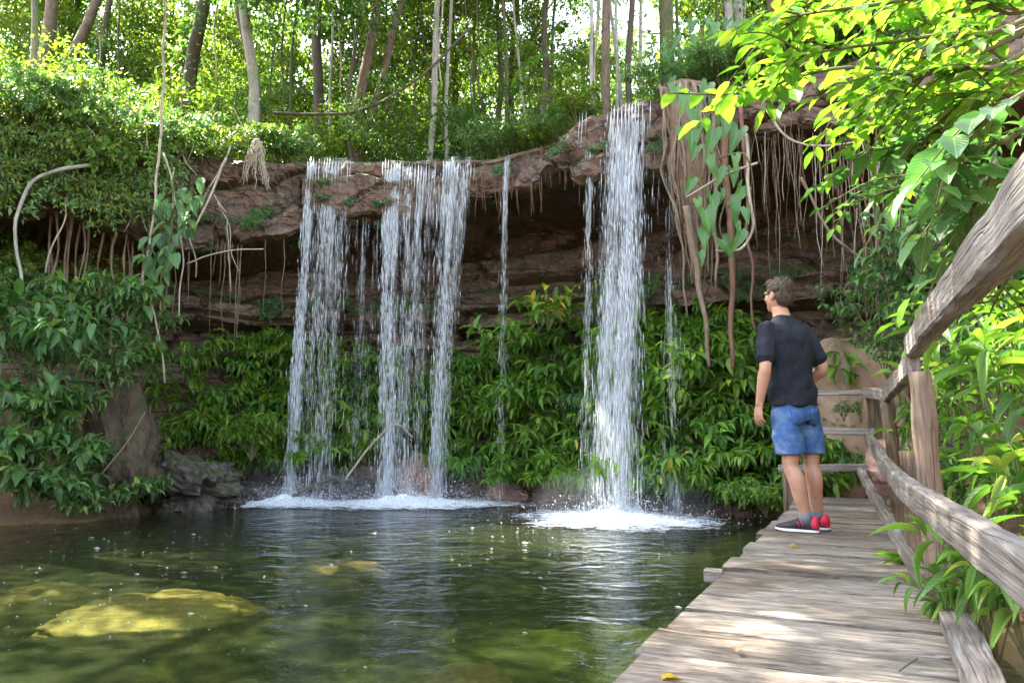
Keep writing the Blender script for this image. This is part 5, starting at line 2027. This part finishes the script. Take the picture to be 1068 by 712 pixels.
liana('long thin liana sagging between the trees above the left and middle waterfalls', [(285, 118, 14), (360, 118, 14), (410, 100, 14), (450, 70, 14), (490, 30, 14)], .03, M['bark_dark'])
liana('thin dry branch lying across the left shrubs', [(195, 275, 11.2), (235, 262, 11.2), (275, 260, 11.3)], .012, M['root_pale'])
liana('bare pale driftwood branch arched over the rocks by the middle waterfall', [(360, 500, 12.3), (385, 465, 12.3), (412, 442, 12.3), (430, 455, 12.3)], .018, M['root_pale'])
liana('dark driftwood branch at the waterline under the leftmost waterfall', [(300, 520, 12.2), (330, 505, 12.2), (350, 498, 12.3), (365, 512, 12.2)], .03, M['bark_dark'])
liana('brown twig slanting over the earth mound of the left bank', [(100, 500, 9.6), (125, 470, 9.7), (150, 430, 9.8)], .012)
for k in range(26):
    px = uni(40, 250)
    i = lip_at(px)[2]
    fp, no = front_pt(i), lip_at(px)[1]
    a = fp + no * uni(.1, .5) + Vector((0, 0, uni(-1.6, .9)))
    e = a + Vector((uni(-.7, .7), uni(-.2, .1), uni(-1.3, -.3)))
    mb = MB()
    pts = wob([a.lerp(e, t / 10) for t in range(11)], .16, 1.3)
    mb.tube(pts, [uni(.006, .014)] * 11, 5)
    tag(mb.build('dry_twig', M['root_pale'] if k % 3 else M['bark_dark']), 'thin bare twig tangled in the foliage of the left overhang', 'twig', 'bare twigs in the foliage of the left overhang')
# dry root tuft on the left nose
tc, tno, ti = lip_at(268)
tr = tc + tno * .2
mb = MB()
for k in range(46):
    a = uni(-1.4, 1.4)
    ln = uni(.4, .95)
    o = tno * uni(.05, .2) + Vector((math.sin(a) * .28 * ln, 0, 0))
    pts = wob([tr + Vector((uni(-.05, .05), 0, .25)) + o * (t / 8) + Vector((0, 0, -ln * (t / 8) ** 1.3)) for t in range(9)], .05, 3)
    mb.tube(pts, [.014 * (1 - .6 * t / 8) for t in range(9)], 5)
tag(mb.build('root_tuft', M['root_pale']), 'dry pale tuft of roots on the rock nose left of the leftmost waterfall', 'roots')

# heart-leaf vine
hv = thing('heart_leaf_vine', 'climbing vine with grey-green heart-shaped leaves hanging right of the tallest waterfall', 'vine', tuple(at(745, 100, 8.9)))
vl = Vector(hv.location)
mb = MB()
for pts in ([(745, 90, 8.9), (735, 130, 8.8), (748, 165, 8.8), (757, 200, 8.8), (750, 235, 8.8), (760, 262, 8.8)], [(735, 130, 8.8), (722, 165, 8.9), (738, 210, 8.9), (733, 250, 8.9)], [(748, 165, 8.8), (775, 160, 8.7), (783, 175, 8.7)]):
    mb.tube(wob(smooth_path([at(*p) - vl for p in pts], 8), .03, 2), .011, 6)
mb.build('stem', M['stem'], hv)
HL = [(727, 125, 30), (745, 118, 30), (722, 148, 34), (745, 150, 36), (770, 148, 34), (757, 135, 26), (735, 175, 24), (748, 185, 26), (743, 215, 30), (758, 222, 36), (775, 207, 34), (733, 232, 34), (735, 250, 26), (752, 260, 28), (770, 252, 30), (735, 100, 30), (760, 105, 28), (722, 195, 22), (715, 110, 28), (765, 185, 24), (705, 100, 26), (728, 160, 20), (750, 205, 18), (763, 170, 20), (740, 235, 18), (765, 240, 20), (730, 270, 18), (712, 140, 20), (778, 225, 20), (725, 215, 18), (755, 120, 22)]
lv = []
for (x, y, s) in HL:
    L_ = .82 * s / F * 8.8
    p = at(x + uni(-3, 3), y - s * .35, 8.7 + uni(-.15, .15)) - vl
    lv.append((p, Vector((uni(-.5, .5), -.25, -1)), Vector((uni(-.9, .9), -1, uni(.1, 1.0))), L_, L_ * uni(.62, .8)))
link('foliage', leaves_to_mesh('foliage', lv, T_HEART, M['leaf_heart']), hv)
# climbing leaves over the upper edge behind it
hv2 = thing('climbing_vine', 'dark climber with large leaves on the mossy trunk and lip right of the tallest waterfall', 'vine', tuple(at(735, 60, 10.6)))
v2 = Vector(hv2.location)
lv, mb = [], MB()
mb.tube(wob([at(735, 20 + 9 * k, 10.6) - v2 for k in range(10)], .06, 2), .02, 6)
mb.build('stem', M['stem'], hv2)
for k in range(60):
    p = at(uni(690, 815), uni(20, 100), 10.5 + uni(-.3, .4)) - v2
    lv.append((p, Vector((uni(-.7, .7), -.3, -1)), Vector((uni(-.5, .5), -1, .6)), uni(.14, .26), uni(.10, .18)))
link('foliage', leaves_to_mesh('foliage', lv, T_HEART, M['leaf_heart']), hv2)
# vine with leaves on left liana
hv3 = thing('leafy_vine', 'green leafy vine hanging on the pale lianas above the left bank', 'vine', tuple(at(180, 200, 10.7)))
v3 = Vector(hv3.location)
lv, mb = [], MB()
mb.tube(wob([at(182 - 1.2 * k, 175 + 14 * k, 10.7) - v3 for k in range(12)], .06, 2), .014, 6)
mb.build('stem', M['stem'], hv3)
for k in range(60):
    t = uni(0, 1)
    p = at(192 - 35 * t + uni(-24, 24), 185 + 130 * t + uni(-10, 10), 10.6 + uni(-.25, .2)) - v3
    lv.append((p, Vector((uni(-1, 1), -.4, -.8)), Vector((uni(-.5, .5), -.7, 1)), uni(.16, .3), uni(.1, .2)))
link('foliage', leaves_to_mesh('foliage', lv, T_NEAR, M['leaf_broad']), hv3)


# ------------------------------------------------------------------ overhanging branches at right
def over_tree(label, base, top, specs):
    root = thing('overhanging_tree', label, 'tree', base)
    b = Vector(base)
    mb = MB()
    t = Vector(top) - b
    mb.tube(wob(smooth_path([(0, 0, -.3), t * .4 + Vector((.15, 0, 0)), t], 8), .1, 1), [.09 - .0025 * k for k in range(17)], 10, lump=.15)
    mb.build('trunk', M['bark_brown'], root)
    for (pts, L, W, n, mat, tpl, tw) in specs:
        mb, lv = MB(), []
        path = wob(smooth_path([t] + [at(*p) - b for p in pts], 7), .03, 2)
        m = len(path)
        mb.tube(path, [.016 * (1 - .75 * i / m) for i in range(m)], 6)
        vis = path[7:]
        lv += stem_leaves(vis, n, L, W * 1.15, .0, .12, 1.0, 0, .3, 2.4, True)
        for q in range(int(tw * 1.5)):
            i = int(uni(.05, .95) * (len(vis) - 1))
            tn = (vis[min(i + 1, len(vis) - 1)] - vis[i - 1 if i else 0]).normalized()
            sd = tn.cross(Vector((0, 0, 1))).normalized() * random.choice((-1, 1))
            d = (tn * uni(.4, .9) + sd * uni(.2, .9) + Vector((0, 0, uni(-.5, .3)))).normalized() * uni(.25, .6)
            tp = smooth_path([vis[i], vis[i] + d * .5 + Vector((0, 0, .03)), vis[i] + d + Vector((0, 0, -.06))], 4)
            mb.tube(tp, [.006 * (1 - .6 * k / len(tp)) for k in range(len(tp))], 5)
            lv += stem_leaves(tp, 8, L, W * 1.15, .1, .1, 1.0, 0, .3, 2.4, True)
            lv.append((tp[-1], tp[-1] - tp[-2], Vector((0, 0, 1)), L, W))
        br = mb.build('branch', M['stem'], root)
        link('leaves', leaves_to_mesh('leaves', lv, tpl, mat), br)


LB, LD = M['leaf_bright'], M['leaf_broad']
over_tree('bright-leaved tree whose branches hang in at the upper right', (4.4, 3.4, 1.6), (3.5, 3.6, 3.7), [
    ([(1010, 62, 4.2), (870, 72, 4.2), (780, 95, 4.3), (695, 97, 4.4)], .17, .085, 18, LB, T_OVER, 3),
    ([(1060, 25, 3.7), (960, 40, 3.6), (880, 50, 3.6), (815, 62, 3.7)], .13, .055, 18, LB, T_OVER, 9),
    ([(1060, -25, 3.3), (940, 0, 3.4), (860, 12, 3.5), (812, 20, 3.6)], .13, .055, 18, LB, T_OVER, 9),
    ([(1060, 60, 3.5), (990, 70, 3.5), (930, 95, 3.6), (885, 125, 3.7)], .12, .048, 16, LB, T_OVER, 8),
    ([(1068, 30, 4.5), (990, 50, 4.6), (930, 75, 4.7), (880, 100, 4.8)], .14, .06, 16, LB, T_OVER, 10),
    ([(1080, 10, 4.0), (1020, 5, 4.1), (950, 0, 4.2), (880, 25, 4.4)], .14, .06, 16, LB, T_OVER, 10),
    ([(1080, 60, 4.2), (1020, 45, 4.3), (960, 20, 4.4), (900, -5, 4.5)], .14, .06, 16, LB, T_OVER, 9),
    ([(1080, 90, 4.0), (1030, 85, 4.0), (985, 95, 4.1), (950, 120, 4.2)], .13, .055, 14, LB, T_OVER, 8),
])
over_tree('darker broad-leaved tree reaching over the railing at the right edge', (4.0, 2.6, 1.4), (2.9, 2.6, 2.9), [
    ([(1068, 95, 2.8), (1020, 130, 2.9), (990, 165, 3.0), (975, 215, 3.0)], .17, .09, 12, LD, T_OVER, 3),
    ([(1075, 130, 3.2), (1030, 150, 3.3), (960, 185, 3.5), (895, 210, 3.6)], .075, .035, 22, LD, T_OVER, 5),
    ([(1068, 70, 3.6), (1010, 105, 3.7), (970, 135, 3.8), (940, 160, 3.9)], .15, .07, 14, LD, T_OVER, 5),
    ([(1085, 160, 3.2), (1040, 175, 3.3), (1015, 215, 3.3), (995, 245, 3.4)], .15, .075, 12, LD, T_OVER, 4),
    ([(1090, 60, 3.4), (1050, 90, 3.5), (1010, 100, 3.6), (970, 110, 3.8)], .14, .06, 12, LB, T_OVER, 7),
    ([(1090, 230, 3.4), (1068, 260, 3.6), (1045, 300, 3.8), (1030, 330, 4.0)], .15, .06, 12, LB, T_OVER, 5),
])

# ------------------------------------------------------------------ light
AZ, EL = R(-58), R(50)
S = Vector((math.sin(AZ) * math.cos(EL), math.cos(AZ) * math.cos(EL), math.sin(EL)))
sd = bpy.data.lights.new('sun', 'SUN')
sd.energy = 5
sd.angle = R(.5)
sd.color = (1, .93, .8)
so = bpy.data.objects.new('sun', sd)
COL.objects.link(so)
so.rotation_euler = (-S).to_track_quat('-Z', 'Y').to_euler()
so.location = (-20, 20, 30)
w = bpy.data.worlds.new('World')
scene.world = w
w.use_nodes = True
nt = w.node_tree
sky = nt.nodes.new('ShaderNodeTexSky')
sky.sky_type = 'NISHITA'
sky.sun_disc = False
sky.sun_elevation = EL
sky.sun_rotation = AZ % (2 * math.pi)
sky.air_density = 1.0
sky.dust_density = 2.0
bg = nt.nodes['Background']
bg.inputs['Strength'].default_value = .15
hs = nt.nodes.new('ShaderNodeHueSaturation')      # hazy, whitish tropical sky
hs.inputs['Saturation'].default_value = .6
nt.links.new(sky.outputs[0], hs.inputs['Color'])
nt.links.new(hs.outputs[0], bg.inputs['Color'])

scene.view_settings.view_transform = 'Standard'
scene.view_settings.look = 'None'
scene.view_settings.gamma = 1
scene.view_settings.exposure = 3.27
c = scene.cycles
c.max_bounces = 8
c.diffuse_bounces = 4
c.glossy_bounces = 3
c.transmission_bounces = 4
c.transparent_max_bounces = 14
c.volume_bounces = 0
c.caustics_reflective = False
c.caustics_refractive = False
c.sample_clamp_indirect = 6
c.use_denoising = True
